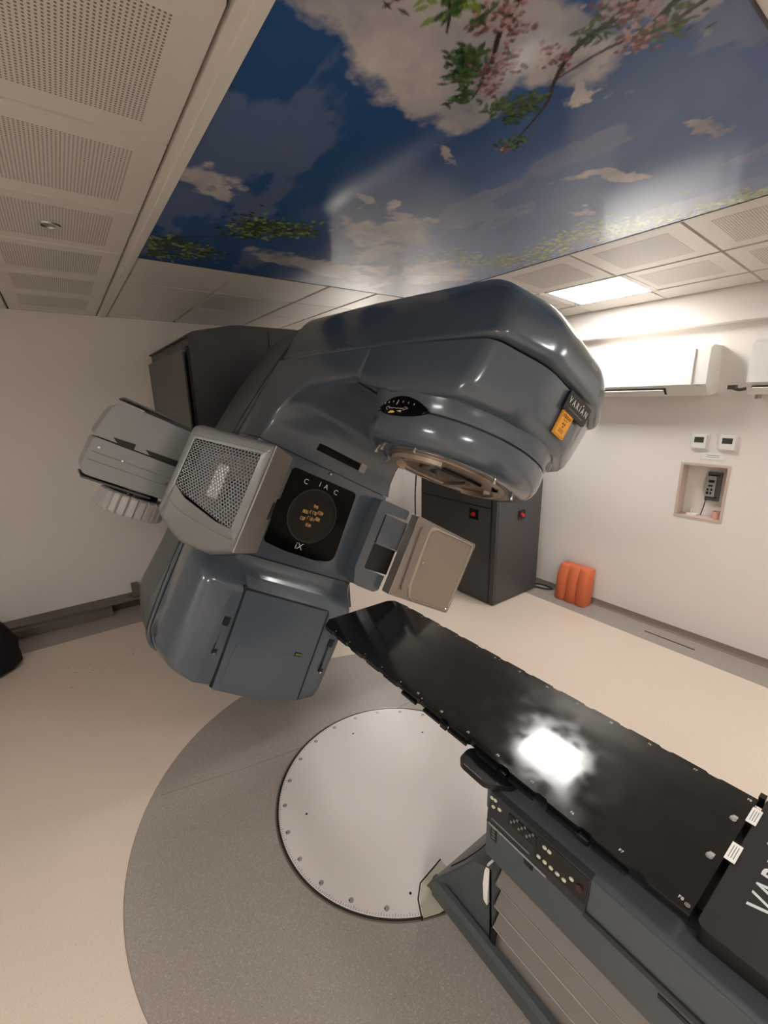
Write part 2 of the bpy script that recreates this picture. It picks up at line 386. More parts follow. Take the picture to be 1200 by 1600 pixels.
# ------------------------------------------------------------------ sky picture (printed film in the ceiling)
def mural():
    nx, ny = 460, 566
    X = np.linspace(PX0, PX1, nx); Y = np.linspace(PY0, PY1, ny); XX, YY = np.meshgrid(X, Y)
    def vnoise(sx, sy, seed):
        r = np.random.RandomState(seed); gx = int(2.2*sx)+3; gy = int(2.6*sy)+3; g = r.rand(gy, gx)
        u = (XX-PX0)*sx; v = (YY-PY0)*sy; i = u.astype(int); j = v.astype(int); fu = u-i; fv = v-j
        fu = fu*fu*(3-2*fu); fv = fv*fv*(3-2*fv)
        return (g[j, i]*(1-fu)+g[j, i+1]*fu)*(1-fv)+(g[j+1, i]*(1-fu)+g[j+1, i+1]*fu)*fv
    def fbm(s, seed, o=6, an=1.):
        a = 0; t = 0
        for k in range(o): a = a+vnoise(s*2**k, s*an*2**k, seed+k)*.55**k; t += .55**k
        return a/t
    n1 = fbm(3.5, 1); n2 = fbm(9, 20); n3 = fbm(2, 40)
    sky = np.array(s2l((44, 84, 138))); lo = np.array(s2l((105, 130, 178))); cl = np.array(s2l((216, 208, 204))); cd = np.array(s2l((138, 140, 152)))
    t = np.clip((XX-1.1)/1.1+.5*(n3-.5), 0, 1)[..., None]  # sky pales to the right, painting in the film's reflected haze
    img = sky*(1-t)+lo*t
    wx = (fbm(5, 90)-.5)*.30+(fbm(16, 95)-.5)*.08; wy = (fbm(5, 110)-.5)*.30+(fbm(16, 115)-.5)*.08
    def blob(cx, cy, rx, ry, ang=0.):
        c, s = math.cos(ang), math.sin(ang); ax_, ay_ = XX+wx-cx, YY+wy-cy; u = (ax_*c+ay_*s)/rx; v = (-ax_*s+ay_*c)/ry
        return np.exp(-(u*u+v*v))
    def put(mask, col): 
        nonlocal img
        m = np.clip(mask, 0, 1)[..., None]; img = img*(1-m)+np.array(col)*m
    C = [(.58, .86, .16, .16, .15), (.80, .88, .26, .20, .3), (.95, .92, .20, .19, -.2), (.97, .72, .30, .17, -.4), (.62, .70, .2, .2, 0), (1.05, .60, .25, .08, -.6), (1.17, .52, .12, .06, -.5), (.56, 1.77, .11, .12, .3), (.66, 1.80, .05, .08, .5),
         (1.21, .74, .05, .035, .3), (1.09, 1.20, .06, .03, .4), (1.09, 1.59, .04, .05, .2), (1.25, 1.60, .10, .05, .6), (1.47, 1.66, .08, .05, .4), 
         (1.35, 1.85, .32, .22, -.5), (1.15, 2.42, .30, .18, 0), (1.62, 2.45, .45, .22, 0), (2.0, 2.2, .3, .3, 0), (1.5, 2.1, .2, .2, 0), (1.75, 1.0, .16, .05, -.7), (1.95, 1.2, .1, .04, -.3), (1.7, .62, .12, .04, -.5), (.62, 2.45, .12, .08, 0)]
    field = np.zeros_like(XX)
    for q in C: field = np.maximum(field, blob(*q))
    cm = np.clip((field*1.25+(n1-.5)*.75+(n2-.5)*.7-.56)*3.4, 0, 1)
    shade = np.clip((n2*.6+n1*.8-.45)*1.6, 0, 1)[..., None]
    ccol = cd*(1-shade)+cl*shade
    img = img*(1-cm[..., None])+ccol*cm[..., None]
    wisp = np.clip((fbm(4, 70, 6, .5)-.58)*2.2, 0, .12); img = img*(1-wisp[..., None])+cl*wisp[..., None]
    for q in [(1.31, 2.13, .10, .05, .5), (1.61, 2.42, .09, .05, .2), (1.2, 2.5, .08, .04, 0)]:
        put(np.clip((blob(*q)+(n2-.5)*1.2-.35)*3, 0, .75), s2l((95, 108, 138)))
    # painter of leaves, twigs, blossoms
    dx, dy = X[1]-X[0], Y[1]-Y[0]
    def stroke(x0, y0, x1, y1, w0, w1, col, op=1.):
        nonlocal img
        pad = max(w0, w1)+.004
        i0, i1 = int((min(x0, x1)-pad-PX0)/dx), int((max(x0, x1)+pad-PX0)/dx)+2
        j0, j1 = int((min(y0, y1)-pad-PY0)/dy), int((max(y0, y1)+pad-PY0)/dy)+2
        i0, j0 = max(i0, 0), max(j0, 0); i1, j1 = min(i1, nx), min(j1, ny)
        if i1 <= i0 or j1 <= j0: return
        xs, ys = XX[j0:j1, i0:i1], YY[j0:j1, i0:i1]; L = max((x1-x0)**2+(y1-y0)**2, 1e-9)
        tt = np.clip(((xs-x0)*(x1-x0)+(ys-y0)*(y1-y0))/L, 0, 1)
        d = np.hypot(xs-x0-tt*(x1-x0), ys-y0-tt*(y1-y0)); wd = w0+(w1-w0)*tt
        if w1 < 0: wd = w0*np.sin(PI*np.clip(tt, .04, .96))
        m = np.clip((wd-d)/.003+.5, 0, 1)[..., None]*op
        img[j0:j1, i0:i1] = img[j0:j1, i0:i1]*(1-m)+np.array(col)*m
    R = random.Random(7)
    G_ = [(50, 74, 42), (72, 98, 56), (38, 58, 34), (92, 118, 74), (58, 80, 40)]
    P_ = [(150, 108, 110), (122, 72, 76), (172, 142, 140), (98, 72, 66), (184, 160, 154), (90, 66, 58)]
    Y_ = [(150, 160, 110), (118, 138, 84), (182, 186, 140), (96, 118, 80)]
    def leaves(cx, cy, rx, ry, n, cols, L=.035, wd=.007, op=.9, dirn=None):
        for k in range(n):
            x, y = R.gauss(cx, rx), R.gauss(cy, ry); a = R.uniform(0, 2*PI) if dirn is None else R.gauss(dirn, .6); l = L*R.uniform(.5, 1.2)
            stroke(x, y, x+l*math.cos(a), y+l*math.sin(a), wd*R.uniform(.7, 1.2), -1, s2l(R.choice(cols)), op)
    def branch(pts, w0, w1, col=(62, 44, 36)):
        p = cr([(*q, 0) for q in pts], 6)
        for k in range(len(p)-1):
            f = k/(len(p)-1); ww = w0+(w1-w0)*f; stroke(p[k].x, p[k].y, p[k+1].x, p[k+1].y, ww, ww, s2l(col))
    branch([(.47, 2.57), (.61, 2.38), (.76, 2.27), (.87, 2.15), (.99, 2.03)], .006, .002)
    for q in [(.52, 2.56, .03, .06, 90), (.60, 2.48, .06, .05, 120), (.72, 2.58, .07, .06, 130), (.80, 2.12, .04, .07, 100), (.88, 2.04, .05, .05, 120), (.98, 2.06, .06, .05, 130), (1.04, 2.0, .03, .04, 60), (.86, 2.18, .05, .05, 70), (.56, 2.70, .06, .04, 80)]:
        leaves(*q, G_+[(150, 160, 92)], .04, .008)
    branch([(1.02, .47), (1.06, .60), (1.07, .71), (1.12, .79), (1.19, .87), (1.27, 1.05)], .010, .002)
    branch([(1.16, .44), (1.17, .56), (1.13, .66), (1.12, .79)], .007, .003)
    branch([(1.1, .46), (1.13, .55), (1.17, .63)], .009, .004)
    for q in [(1.10, .92, .025, .02, 60), (1.14, .88, .02, .025, 70), (1.16, .94, .015, .03, 40), (1.26, 1.02, .02, .025, 50), (1.08, .95, .015, .01, 25), (1.06, .66, .02, .02, 40), (1.18, .55, .03, .03, 70)]:
        leaves(*q, G_, .028, .005)
    branch([(.86, .70), (.89, .77), (.95, .85), (1.0, .95)], .008, .003)
    for q in [(.89, .86, .018, .018, 80), (.92, .90, .02, .02, 70), (.97, .95, .012, .02, 40)]: leaves(*q, G_, .032, .006)
    for q in [(.88, .74, .03, .018, 90), (.84, .78, .015, .012, 30), (.97, .84, .025, .025, 110), (1.0, .90, .02, .015, 50), (1.16, .62, .02, .02, 60), (1.07, .58, .05, .02, 90), (1.05, .74, .03, .015, 40), (1.26, 1.06, .012, .01, 14)]:
        leaves(*q, P_, .018, .006, .85)
    branch([(.70, .76), (.76, .79), (.80, .84)], .006, .002); leaves(.76, .78, .03, .015, 60, G_[:2]+[(120, 150, 60)], .035, .007); leaves(.66, .84, .01, .01, 8, [(70, 50, 40)], .03, .004)
    for q in [(2.05, 1.88, .16, .06, 150), (2.22, 1.80, .10, .07, 150), (2.30, 1.62, .07, .08, 170), (2.2, 1.46, .06, .07, 130), (2.24, 1.25, .08, .09, 200), (2.12, 1.30, .05, .07, 100), (2.30, 1.1, .05, .08, 80), (2.36, .86, .03, .06, 70), (2.35, .74, .04, .06, 110), (2.38, .6, .03, .08, 60), (1.85, 2.0, .1, .05, 60)]:
        leaves(*q, Y_, .035, .010, .7)
    for k in range(45):
        x, y = R.gauss(1.50, .10), R.gauss(1.98, .10); l = R.uniform(.01, .03); stroke(x, y, x+l*.7, y-l*.6, .003, -1, s2l((60, 62, 66)), .7)
    z = np.full_like(XX, ZC-.004)
    co = np.stack([XX, YY, z], -1).reshape(-1, 3).astype('f')
    idx = np.arange(nx*ny).reshape(ny, nx)
    q = np.stack([idx[:-1, :-1], idx[1:, :-1], idx[1:, 1:], idx[:-1, 1:]], -1).reshape(-1, 4)
    # rim so the film has a thickness
    me = bpy.data.meshes.new('sky_print'); nf = len(q)
    me.vertices.add(len(co)); me.vertices.foreach_set('co', co.ravel())
    me.loops.add(nf*4); me.loops.foreach_set('vertex_index', q.ravel().astype('i'))
    me.polygons.add(nf); me.polygons.foreach_set('loop_start', np.arange(0, nf*4, 4, dtype='i')); me.polygons.foreach_set('loop_total', np.full(nf, 4, 'i'))
    me.update(calc_edges=True)
    at = me.color_attributes.new('print', 'FLOAT_COLOR', 'POINT')
    at.data.foreach_set('color', np.concatenate([np.clip(img, 0, 1), np.ones((ny, nx, 1))], -1).astype('f').ravel())
    return me
pic = thing('ceiling_picture', 'glossy printed picture of blue sky, clouds and blossoming branches set in the ceiling', 'picture', ((PX0+PX1)/2, (PY0+PY1)/2, ZC))
link('printed_film', mural(), M_['mural'], pic, None)
b = MB(); b.box((PX0, PY0, ZC-.0035), (PX1, PY1, ZC+.015)); obj('backing_panel', b, M_['gap'], pic, None)
b = MB()
for (a, c) in (((PX0-.003, PY0-.004, ZC-.006), (PX1+.003, PY0, ZC+.01)), ((PX0-.003, PY1, ZC-.006), (PX1+.003, PY1+.004, ZC+.01)), ((PX0-.004, PY0, ZC-.006), (PX0, PY1, ZC+.01)), ((PX1, PY0, ZC-.006), (PX1+.004, PY1, ZC+.01))): b.box(a, c)
obj('edge_profile', b, M_['black'], pic, None)
# ------------------------------------------------------------------ linear accelerator
LIN = thing('linear_accelerator', 'large tilted blue-grey radiotherapy machine with round treatment head and fold-out imager arms', 'medical machine', (1.15, 2.9, 0))
CA = .045                                    # middle of the gantry across
def plan(hr, hs, wr, ws, wn, b, inset=0, bow=.0, c=CA):
    """plan outline of the arm/head: rear half width hr, shoulder half width hs, rear wr, shoulder ws, nose wn"""
    pts = [(c-hr, wr), (c-(hr+hs)/2-.012, (wr+ws)*.5), (c-hs, ws), (c-hs*.45, wn-.018), (c+hs*.45, wn-.018), (c+hs, ws), (c+(hr+hs)/2+.012, (wr+ws)*.5), (c+hr, wr)]
    rp = rpoly(pts, [.03, .5, .07, .25, .25, .07, .5, .03], 6)
    return [(p.x, p.y, b) for p in rp]
# upper cover (dome above the ridge)
U = MB(G)
lv = [(.412, .340, .474, .578, .7600), (.424, .350, .486, .590, .7615), (.430, .356, .494, .602, .767), (.431, .358, .500, .610, .780), (.428, .356, .503, .612, .80), (.424, .353, .500, .608, .85), (.418, .347, .482, .590, .90), (.410, .336, .447, .552, .95), (.398, .318, .395, .50, 1.0),
      (.378, .290, .32, .43, 1.045), (.345, .25, .235, .345, 1.08), (.295, .20, .14, .25, 1.105), (.22, .14, .03, .13, 1.12), (.12, .07, -.1, -.03, 1.127)]
lv2 = [tuple(v) for v in [list(q) for q in lv[:3]]]
for i_ in range(2, len(lv)-1):
    q0, q1, q2, q3 = lv[i_-1], lv[i_], lv[i_+1], lv[min(i_+2, len(lv)-1)]
    for t_ in (1/3, 2/3, 1): lv2.append(tuple(.5*(2*b1+(-a1+c1)*t_+(2*a1-5*b1+4*c1-d1_)*t_*t_+(-a1+3*b1-3*c1+d1_)*t_**3) for a1, b1, c1, d1_ in zip(q0, q1, q2, q3)))
U.loft([plan(h, s_, -1.03+max(0, b_-1.0)*.3, ws, wn, b_) for h, s_, ws, wn, b_ in lv2])
upper = obj('upper_cover', U, M_['paint'], LIN, 40)
# dark line under the ridge
b = MB(G); b.loft([plan(.412, .340, -1.02, .474, .578, .7575), plan(.412, .340, -1.02, .474, .578, .7625)]); obj('ridge_gap', b, M_['seam'], LIN)
# head side shell
H = MB(G)
lv = [(.370, .300, .385, .475, .560), (.392, .330, .400, .505, .556), (.402, .342, .415, .525, .562), (.405, .350, .428, .541, .580), (.404, .352, .440, .556, .62), (.403, .350, .456, .565, .68), (.402, .350, .470, .576, .752), (.396, .338, .466, .570, .757)]
def hplan(h, hs, ws, wn, b):
    pts = [(CA-h, -.143), (CA-h, .05), (CA-hs, ws), (CA-hs*.42, wn-.012), (CA+hs*.42, wn-.012), (CA+hs, ws), (CA+h, .05), (CA+h, -.143)]
    out = []
    for p in rpoly(pts, [.008, .4, .085, .25, .25, .085, .4, .008], 6):
        t_ = min(1, max(0, (p.y-.22)/.26)); t_ = t_*t_*(3-2*t_); u_ = min(1, max(0, (.12-p.y)/.24)); u_ = u_*u_*(3-2*u_); out.append((p.x, p.y, b+.045*u_*(.757-b)/.2))
    return out
H.loft([hplan(*q) for q in lv])
obj('head_shell', H, M_['paint'], LIN, 45)
# arm shell (column curving into the arm)
prof = [(-1.03, .283, .495), (-.775, .283, .470), (-.770, .37, .462), (-.752, .45, .450), (-.715, .515, .436), (-.655, .562, .424), (-.575, .592, .416), (-.47, .606, .411), (-.35, .612, .409), (-.15, .612, .407), (-.15, .757, .402), (-.5, .757, .408), (-.8, .757, .425), (-1.03, .757, .440)]
prof = [Vector(p) for p in prof]
A_ = MB(G)
def side(sg, ins=0): return [(CA-.01*0+sg*(p.z-ins), p.x, p.y) for p in prof]
cx = sum(p.x for p in prof)/len(prof)
rings = []
def inset(k, d):
    # pull the profile slightly inwards for a rounded edge
    out = []
    for i, p in enumerate(prof):
        a, c = prof[i-1], prof[(i+1) % len(prof)]
        t = Vector((c.x-a.x, c.y-a.y)); t.normalize(); n_ = Vector((-t.y, t.x)); out.append((p.x+n_.x*d, p.y+n_.y*d, p.z))
    return out
for sg, ins, d in ((-1, 0, .040), (-1, .0025, .026), (-1, .009, .013), (-1, .021, .0045), (-1, .038, 0), (1, .038, 0), (1, .021, .0045), (1, .009, .013), (1, .0025, .026), (1, 0, .040)):
    rr_ = []
    for k_, (x, y, z) in enumerate(inset(0, d)):
        if 2 <= k_ <= 9: rr_.append((CA+sg*(z-ins), x, y))
        else: rr_.append((CA+sg*(z-ins*.15), prof[k_].x, prof[k_].y))
    rings.append(rr_)
A_.loft(rings); obj('arm_shell', A_, M_['paint'], LIN, 40)
b = MB(G); b.box((CA-.395, -.1505, .60), (CA+.395, -.1425, .757)); obj('panel_gap', b, M_['seam'], LIN)
# vertical trim rolls beside the cover and rear body
def trimpath(da, dw, sg=1):
    pts = [(.37, -1.06, .99), (.425, -1.055, .76), (.452, -1.05, .64), (.505, -1.05, .30), (.535, -1.05, -.1), (.545, -1.05, -.45), (.538, -1.05, -.80), (.515, -1.05, -.955), (.42, -1.06, -1.03), (.25, -1.08, -1.08)]
    return cr([(CA+sg*(a+da), w+dw, b_) for a, w, b_ in pts], 6)
for sg in (-1,):
    b = MB(G); b.tube(trimpath(-.012, -.015, sg), .013, 10); obj('trim_roll', b, M_['paint'], LIN)
    b = MB(G); b.tube(trimpath(-.010, -.042, sg), .010, 8); obj('trim_gap', b, M_['seam'], LIN)
# rear body
out = [(-.33, 1.07), (-.40, .93), (-.47, .62), (-.525, .25), (-.545, -.10), (-.550, -.50), (-.572, -.78), (-.50, -.97), (-.30, -1.10), (0., -1.16)]
RB = [(CA+a, b_) for a, b_ in out]+[(CA-a, b_) for a, b_ in out[::-1][1:]]
b = MB(G); b.loft([[(p.x*s_+CA*(1-s_), w_, p.y*s_) for p in rpoly(RB, .06, 3)] for w_, s_ in ((-1.09, .955), (-1.10, .985), (-1.13, 1.0), (-1.40, .995), (-1.48, .97), (-1.50, .93))])
obj('rear_body', b, M_['paint2'], LIN, 40)
b = MB(G); b.cyl((CA, -1.48, 0), (CA, -1.84, 0), .48, n=48); obj('bearing_drum', b, M_['stand'], LIN)
# middle front panel
b = MB(G)
pm = [(-1.03, .278, .50), (-.775, .278, .472), (-.770, .0, .480), (-.770, -.25, .484), (-.775, -.315, .484), (-1.03, -.315, .51)]
def pr(sg, ins, d): return [(CA+sg*(h-ins)-.002, w_-(d if w_ > -.9 else -d), b_) for w_, b_, h in pm]
b.loft([pr(-1, 0, .028), pr(-1, .008, .008), pr(-1, .028, 0), pr(1, .028, 0), pr(1, .008, .008), pr(1, 0, .028)])
mid = obj('middle_cover', b, M_['paint'], LIN, 40)
b = MB(G); b.box((CA-.45, -1.02, .27), (CA+.43, -.785, .29)); b.box((CA-.46, -1.02, -.33), (CA+.44, -.785, -.305)); obj('cover_gap', b, M_['seam'], LIN)
# recessed slot above
b = MB(G); b.hexa([(-.095, -.80, .365), (.215, -.80, .365), (.215, -.767, .355), (-.095, -.770, .355), (-.095, -.80, .405), (.215, -.80, .405), (.215, -.763, .405), (-.095, -.763, .405)], .004); sl = obj('light_slot', b, M_['glass'], LIN)
b = MB(G); b.box((.218, -.79, .352), (.262, -.762, .407), .003); obj('slot_cap', b, M_['silver2'], LIN)
b = MB(G); b.cyl((.047, -.775, .262), (.047, -.764, .262), .010); obj('lock_ring', b, M_['black'], LIN); b = MB(G); b.cyl((.047, -.77, .262), (.047, -.762, .262), .006); obj('lock', b, M_['chrome'], LIN)
# screen
sc = [(-.185, .215), (.265, .222), (.290, -.222), (.16, -.245), (-.04, -.243), (-.190, -.225), (-.19, -.10), (-.225, -.08), (-.225, .0), (-.188, .02)]
b = MB(G); b.prism(rpoly(sc, [.03, .03, .06, .1, .1, .03, .008, .01, .01, .008], 5), lambda p: (p.x, -.775, p.y), lambda p: (p.x, -.763, p.y), .0015, 1)
scr = obj('control_screen', b, M_['glass'], LIN, 30)
b = MB(G); b.cyl((CA-.010, -.764, -.005), (CA-.010, -.7615, -.005), .150, n=64); obj('round_window', b, M_['lens'], scr)
b = MB(G); b.lathe((0, 0), [(0, 0)], 3) if False else None
rg = MB(G); n = 64
rg.loft([[(CA-.010+r*math.cos(2*PI*k/n), w_, -.005+r*math.sin(2*PI*k/n)) for k in range(n)] for r, w_ in ((.150, -.764), (.150, -.758), (.160, -.757), (.163, -.764))], False, False); obj('bezel', rg, M_['black'], scr)
def gtxt(nm, s, size, a, w_, b_, m, par, sx=1., rot=0.):
    c, q = math.cos(rot), math.sin(rot)
    return text(nm, s, size, G((a, w_, b_)), AX*c+BX*q, -AX*q+BX*c, m, par, sx)
for ch, a, b_, rt in (('C', -.085, .165, 0), ('I', .005, .182, 0), ('A', .048, .182, 0), ('C', .122, .175, 0)): gtxt('letter', ch, .042, a, -.7605, b_, M_['print'], scr)
gtxt('letter', 'iX', .055, .028, -.7605, -.195, M_['print'], scr)
Rn = random.Random(3)
for i, (gx, gy, nn) in enumerate([(-.062, .020, 2), (-.062, -.030, 2), (0, .075, 2), (0, .030, 3), (0, -.015, 3), (0, -.060, 2), (.058, .045, 2), (.058, -.002, 2)]):
    b = MB(G)
    for k in range(nn+1):
        for sgm in range(5):
            if Rn.random() < .72:
                x = CA-.012+gx*.8+(k-nn/2)*.012; z = gy*.85-.010
                L = [((-.003, .008), (.003, .0095)), ((-.003, -.0095), (.003, -.008)), ((-.003, -.0007), (.003, .0007)), ((-.0045, -.009), (-.0032, .009)), ((.0032, -.009), (.0045, .009))][sgm]
                b.box((x+L[0][0], -.7615, z+L[0][1]), (x+L[1][0], -.7608, z+L[1][1]))
    if b.bm.verts: obj('readout', b, M_['amber'], scr, None)
    else: b.bm.free()
# lower cover: plan section swept down to a round bottom
L_ = MB(G)
def bbot(a): return -1.085+.42*(a-.14)**2
rings = []
for t_, wf, ins in ((0, -.772, 0), (.06, -.765, 0), (.12, -.730, 0), (.17, -.685, .0), (.215, -.655, 0), (.27, -.648, 0), (.6, -.648, .004), (.93, -.650, .01), (.975, -.656, .02), (.992, -.675, .035), (1.0, -.71, .06)):
    hl = .5
    pts = [(-.492+ins, -1.03), (-.500+ins*.6, -.85), (-.455+ins, wf-.012), (-.30, wf), (.35, wf), (.495-ins, wf-.012), (.535-ins*.6, -.85), (.53-ins, -1.03)]
    if t_ < .2: pts[2] = (-.47+ins, wf-.02); pts[5] = (.50, wf-.02)
    rings.append([(p.x, p.y, -.322+t_*(bbot(p.x)+.322)) for p in rpoly(pts, [.02, .15, .085, .1, .1, .07, .15, .02], 6)])
L_.loft(rings); low = obj('lower_cover', L_, M_['paint'], LIN, 40)
def fplate(nm, pts, w0, w1, m, par, r=.004, bev=.003, lab=None):
    b = MB(G); b.prism(rpoly(pts, r, 3), lambda p: (p.x, w0, p.y), lambda p: (p.x, w1, p.y), bev, 2); return obj(nm, b, m, par, 30, label=lab)
fplate('seam_line', [(-.238, -.455), (-.224, -.48), (-.200, -1.008), (-.211, -1.004), (-.238, -.48), (-.25, -.455)], -.66, -.6465, M_['seam'], low, 0, 0)
fplate('seam_line', [(.312, -.50), (.322, -.50), (.342, -1.040), (.332, -1.042)], -.66, -.6465, M_['seam'], low, 0, 0)
door = fplate('service_door', [(-.226, -.478), (.310, -.500), (.332, -1.048), (.10, -1.058), (-.197, -1.015)], -.66, -.6455, M_['paint'], low, .006, .002)
fplate('door_field', [(-.165, -.755), (.300, -.792), (.292, -1.02), (.05, -1.03), (-.165, -1.00)], -.646, -.6425, M_['paint'], low, .02, .003)
fplate('status_tag', [(.200, -.762), (.246, -.764), (.247, -.786), (.201, -.784)], -.646, -.6415, M_['seam'], low, .001, 0, 'dark tag with faint green letters')
for k in range(4): 
    b = MB(G); b.box((.205+k*.010, -.642, -.780), (.211+k*.010, -.6408, -.769)); obj('tag_mark', b, mat('tag_green', (150, 150, 60), .5), low, None)
b = MB(G); b.hexa([(-.245, -.70, -.415), (.270, -.70, -.428), (.308, -.668, -.485), (-.226, -.668, -.462), (-.245, -.69, -.409), (.270, -.69, -.422), (.308, -.644, -.487), (-.226, -.644, -.464)], .003); obj('door_lip', b, M_['paint'], low)
b = MB(G); b.tube([(-.225, -.6455, -.4695), (.310, -.6455, -.4925)], .003, 6); obj('seam_line', b, M_['seam'], low)
for x0, z0, x1, z1 in ((-.262, -.655, -.262, -.80), (.418, -.680, .421, -.835)):
    fplate('latch_slot', [(x0-.018, z0+.025), (x0+.016, z0+.025), (x0+.016, z0-.022), (x0-.018, z0-.022)], -.66, -.6455, M_['seam'], low, .003, 0)
    fplate('latch_slot', [(x1-.014, z1+.03), (x1+.014, z1+.03), (x1+.014, z1-.028), (x1-.014, z1-.028)], -.66, -.6455, M_['seam'], low, .003, 0)
    b = MB(G); b.hexa([(x0-.010, -.648, z0-.022), (x0+.014, -.648, z0-.022), (x0+.014, -.640, z0-.022), (x0-.010, -.640, z0-.022), (x1-.008, -.648, z1-.0), (x1+.012, -.648, z1-.0), (x1+.012, -.638, z1-.0), (x1-.008, -.638, z1-.0)][:8], .002); obj('latch_grip', b, M_['paint'], low)
    b = MB(G); b.cyl((x1+.002, -.650, z1-.030), (x1+.002, -.6435, z1-.030), .006); obj('latch_screw', b, M_['chrome'], low)

# ---- treatment head
HC = (.052, .125)
b = MB(G); n = 96
b.lathe(HC, [(.30, .52), (.372, .502), (.376, .508), (.380, .54), (.392, .575), (.40, .60)], n); neck = obj('head_collar', b, M_['paint'], LIN, 40)
b = MB(G); b.lathe(HC, [(.362, .490), (.366, .506)], n); obj('collar_gap', b, M_['seam'], LIN)
b = MB(G); b.lathe(HC, [(.30, .500), (.370, .498), (.375, .493), (.375, .46), (.371, .43), (.360, .405), (.345, .389), (.325, .381), (.300, .379), (.262, .379), (.256, .384), (.252, .40)], n); coll = obj('collimator_housing', b, M_['paint'], LIN, 40)
b = MB(G); b.lathe(HC, [(.262, .384), (.258, .374), (.236, .372), (.232, .376), (.230, .384), (.0, .385)], 64); ring = obj('collimator_plate', b, M_['tan'], coll, 30)
b = MB(G); b.lathe(HC, [(.242, .374), (.242, .356), (.214, .354), (.210, .372), (.210, .388), (.242, .388)], 64, a0=math.radians(140), a1=math.radians(255)); obj('mount_arc', b, mat('aluminium_warm', (205, 188, 168), .35, metal=.7), coll)
b = MB(G); b.lathe(HC, [(.242, .374), (.242, .364), (.218, .362), (.213, .372), (.213, .388), (.242, .388)], 64, a0=math.radians(-20), a1=math.radians(70)); obj('mount_arc', b, M_['tan'], coll)
def rbox(a0, w0, b0, sa, sw, sb, ang, nm, m, par, bev=.002):
    c, s_ = math.cos(ang), math.sin(ang)
    b = MB(lambda p: G((a0+p[0]*c-p[1]*s_, w0+p[0]*s_+p[1]*c, b0+p[2]))); b.box((-sa, -sw, -sb), (sa, sw, sb), bev); return obj(nm, b, m, par)
rbox(HC[0]-.02, HC[1]+.01, .383, .085, .085, .008, .4, 'aperture_frame', M_['black'], coll)
rbox(HC[0]-.02, HC[1]+.01, .379, .062, .062, .006, .4, 'aperture_window', M_['glass'], coll)
rbox(HC[0]-.12, HC[1]+.05, .380, .012, .12, .010, .4, 'slide_rail', M_['tan'], coll); rbox(HC[0]+.13, HC[1]-.05, .380, .012, .12, .010, .4, 'slide_rail', M_['tan'], coll)
rbox(HC[0]-.182, HC[1]+.135, .362, .012, .012, .011, .7, 'locking_block', M_['black'], coll); rbox(HC[0]-.230, HC[1]-.02, .363, .006, .008, .009, .1, 'sensor_hole', M_['black'], coll, 0)
def ctext(nm, s, size, ang, r, b_, m, par):
    def T(x, y, z):
        t = ang+x/r; return G((HC[0]+(r+z)*math.cos(t), HC[1]+(r+z)*math.sin(t), b_+y))
    return text(nm, s, size, (0, 0, 0), (1, 0, 0), (0, 1, 0), m, par, 1, T)
rbox(HC[0]-.205, HC[1]+.122, .363, .001, .018, .008, math.radians(-32), 'rating_label', M_['black'], coll, 0)
for ang, r in ((200, .30), (220, .31), (250, .30), (100, .31), (160, .31), (60, .29)):
    a_ = math.radians(ang); b = MB(G); p = (HC[0]+r*math.cos(a_), HC[1]+r*math.sin(a_)); b.cyl((p[0], p[1], .382), (p[0], p[1], .366), .005, n=10); b.cyl((p[0], p[1], .368), (p[0], p[1], .360), .008, n=10); obj('guide_pin', b, M_['chrome'], coll)
rbox(HC[0]+.05, HC[1]+.12, .379, .035, .010, .006, .2, 'slotted_bar', M_['black'], coll); rbox(HC[0]+.20, HC[1]+.10, .378, .03, .02, .006, .9, 'tray_catch', mat('catch_cream', (196, 176, 156), .4), coll)
# angle display, a dark lens shape bent round the collar
b = MB(G); n = 28; cA, hA = math.radians(174), math.radians(19.5)
for lay in (.3785,):
    up = []; dn = []
    for k in range(n+1):
        t_ = -1+2*k/n; an = cA+t_*hA; f = (1-t_*t_); up.append((an, .501+.042*f**.9)); dn.append((an, .499-.032*f**.6))
    q = lambda an, bb, r: (HC[0]+r*math.cos(an), HC[1]+r*math.sin(an), bb)
    b.loft([[q(a_, c_, .374) for a_, c_ in up], [q(a_, c_, .3835) for a_, c_ in up], [q(a_, c_*.5+d_*.5, .385) for (a_, c_), (_, d_) in zip(up, dn)], [q(a_, c_, .3805) for a_, c_ in dn], [q(a_, c_, .368) for a_, c_ in dn]], False, False, False)
disp = obj('angle_display', b, M_['glass'], LIN, 50)
def cyl_marks(nm, marks, m, par, r0=.3850, r1=.3862):
    b = MB(G)
    for a0, b0, a1, b1, wd in marks:
        dx, dy = (a1-a0)*r0, b1-b0; L = math.hypot(dx, dy) or 1; nx_, ny_ = -dy/L*wd, dx/L*wd
        P4 = [(a0+nx_/r0, b0+ny_), (a1+nx_/r0, b1+ny_), (a1-nx_/r0, b1-ny_), (a0-nx_/r0, b0-ny_)]
        b.loft([[(HC[0]+r*math.cos(a_), HC[1]+r*math.sin(a_), c_) for a_, c_ in P4] for r in (r0, r1)])
    return obj(nm, b, m, par, None)
D_ = math.radians
for k in range(-3, 4): cyl_marks('scale_mark', [(D_(176+k*4), .526-abs(k)*.0025, D_(176+k*4), .519-abs(k)*.0025, .0012)], M_['print'], disp)
cyl_marks('pointer', [(D_(176), .518, D_(176.5), .508, .0014)], M_['print'], disp)
cyl_marks('couch_symbol', [(D_(168), .500, D_(184), .500, .0009), (D_(167), .497, D_(170), .488, .0009), (D_(185), .497, D_(183), .486, .0009), (D_(170), .494, D_(182), .494, .0009), (D_(171), .486, D_(174), .482, .0009)], M_['print'], disp)
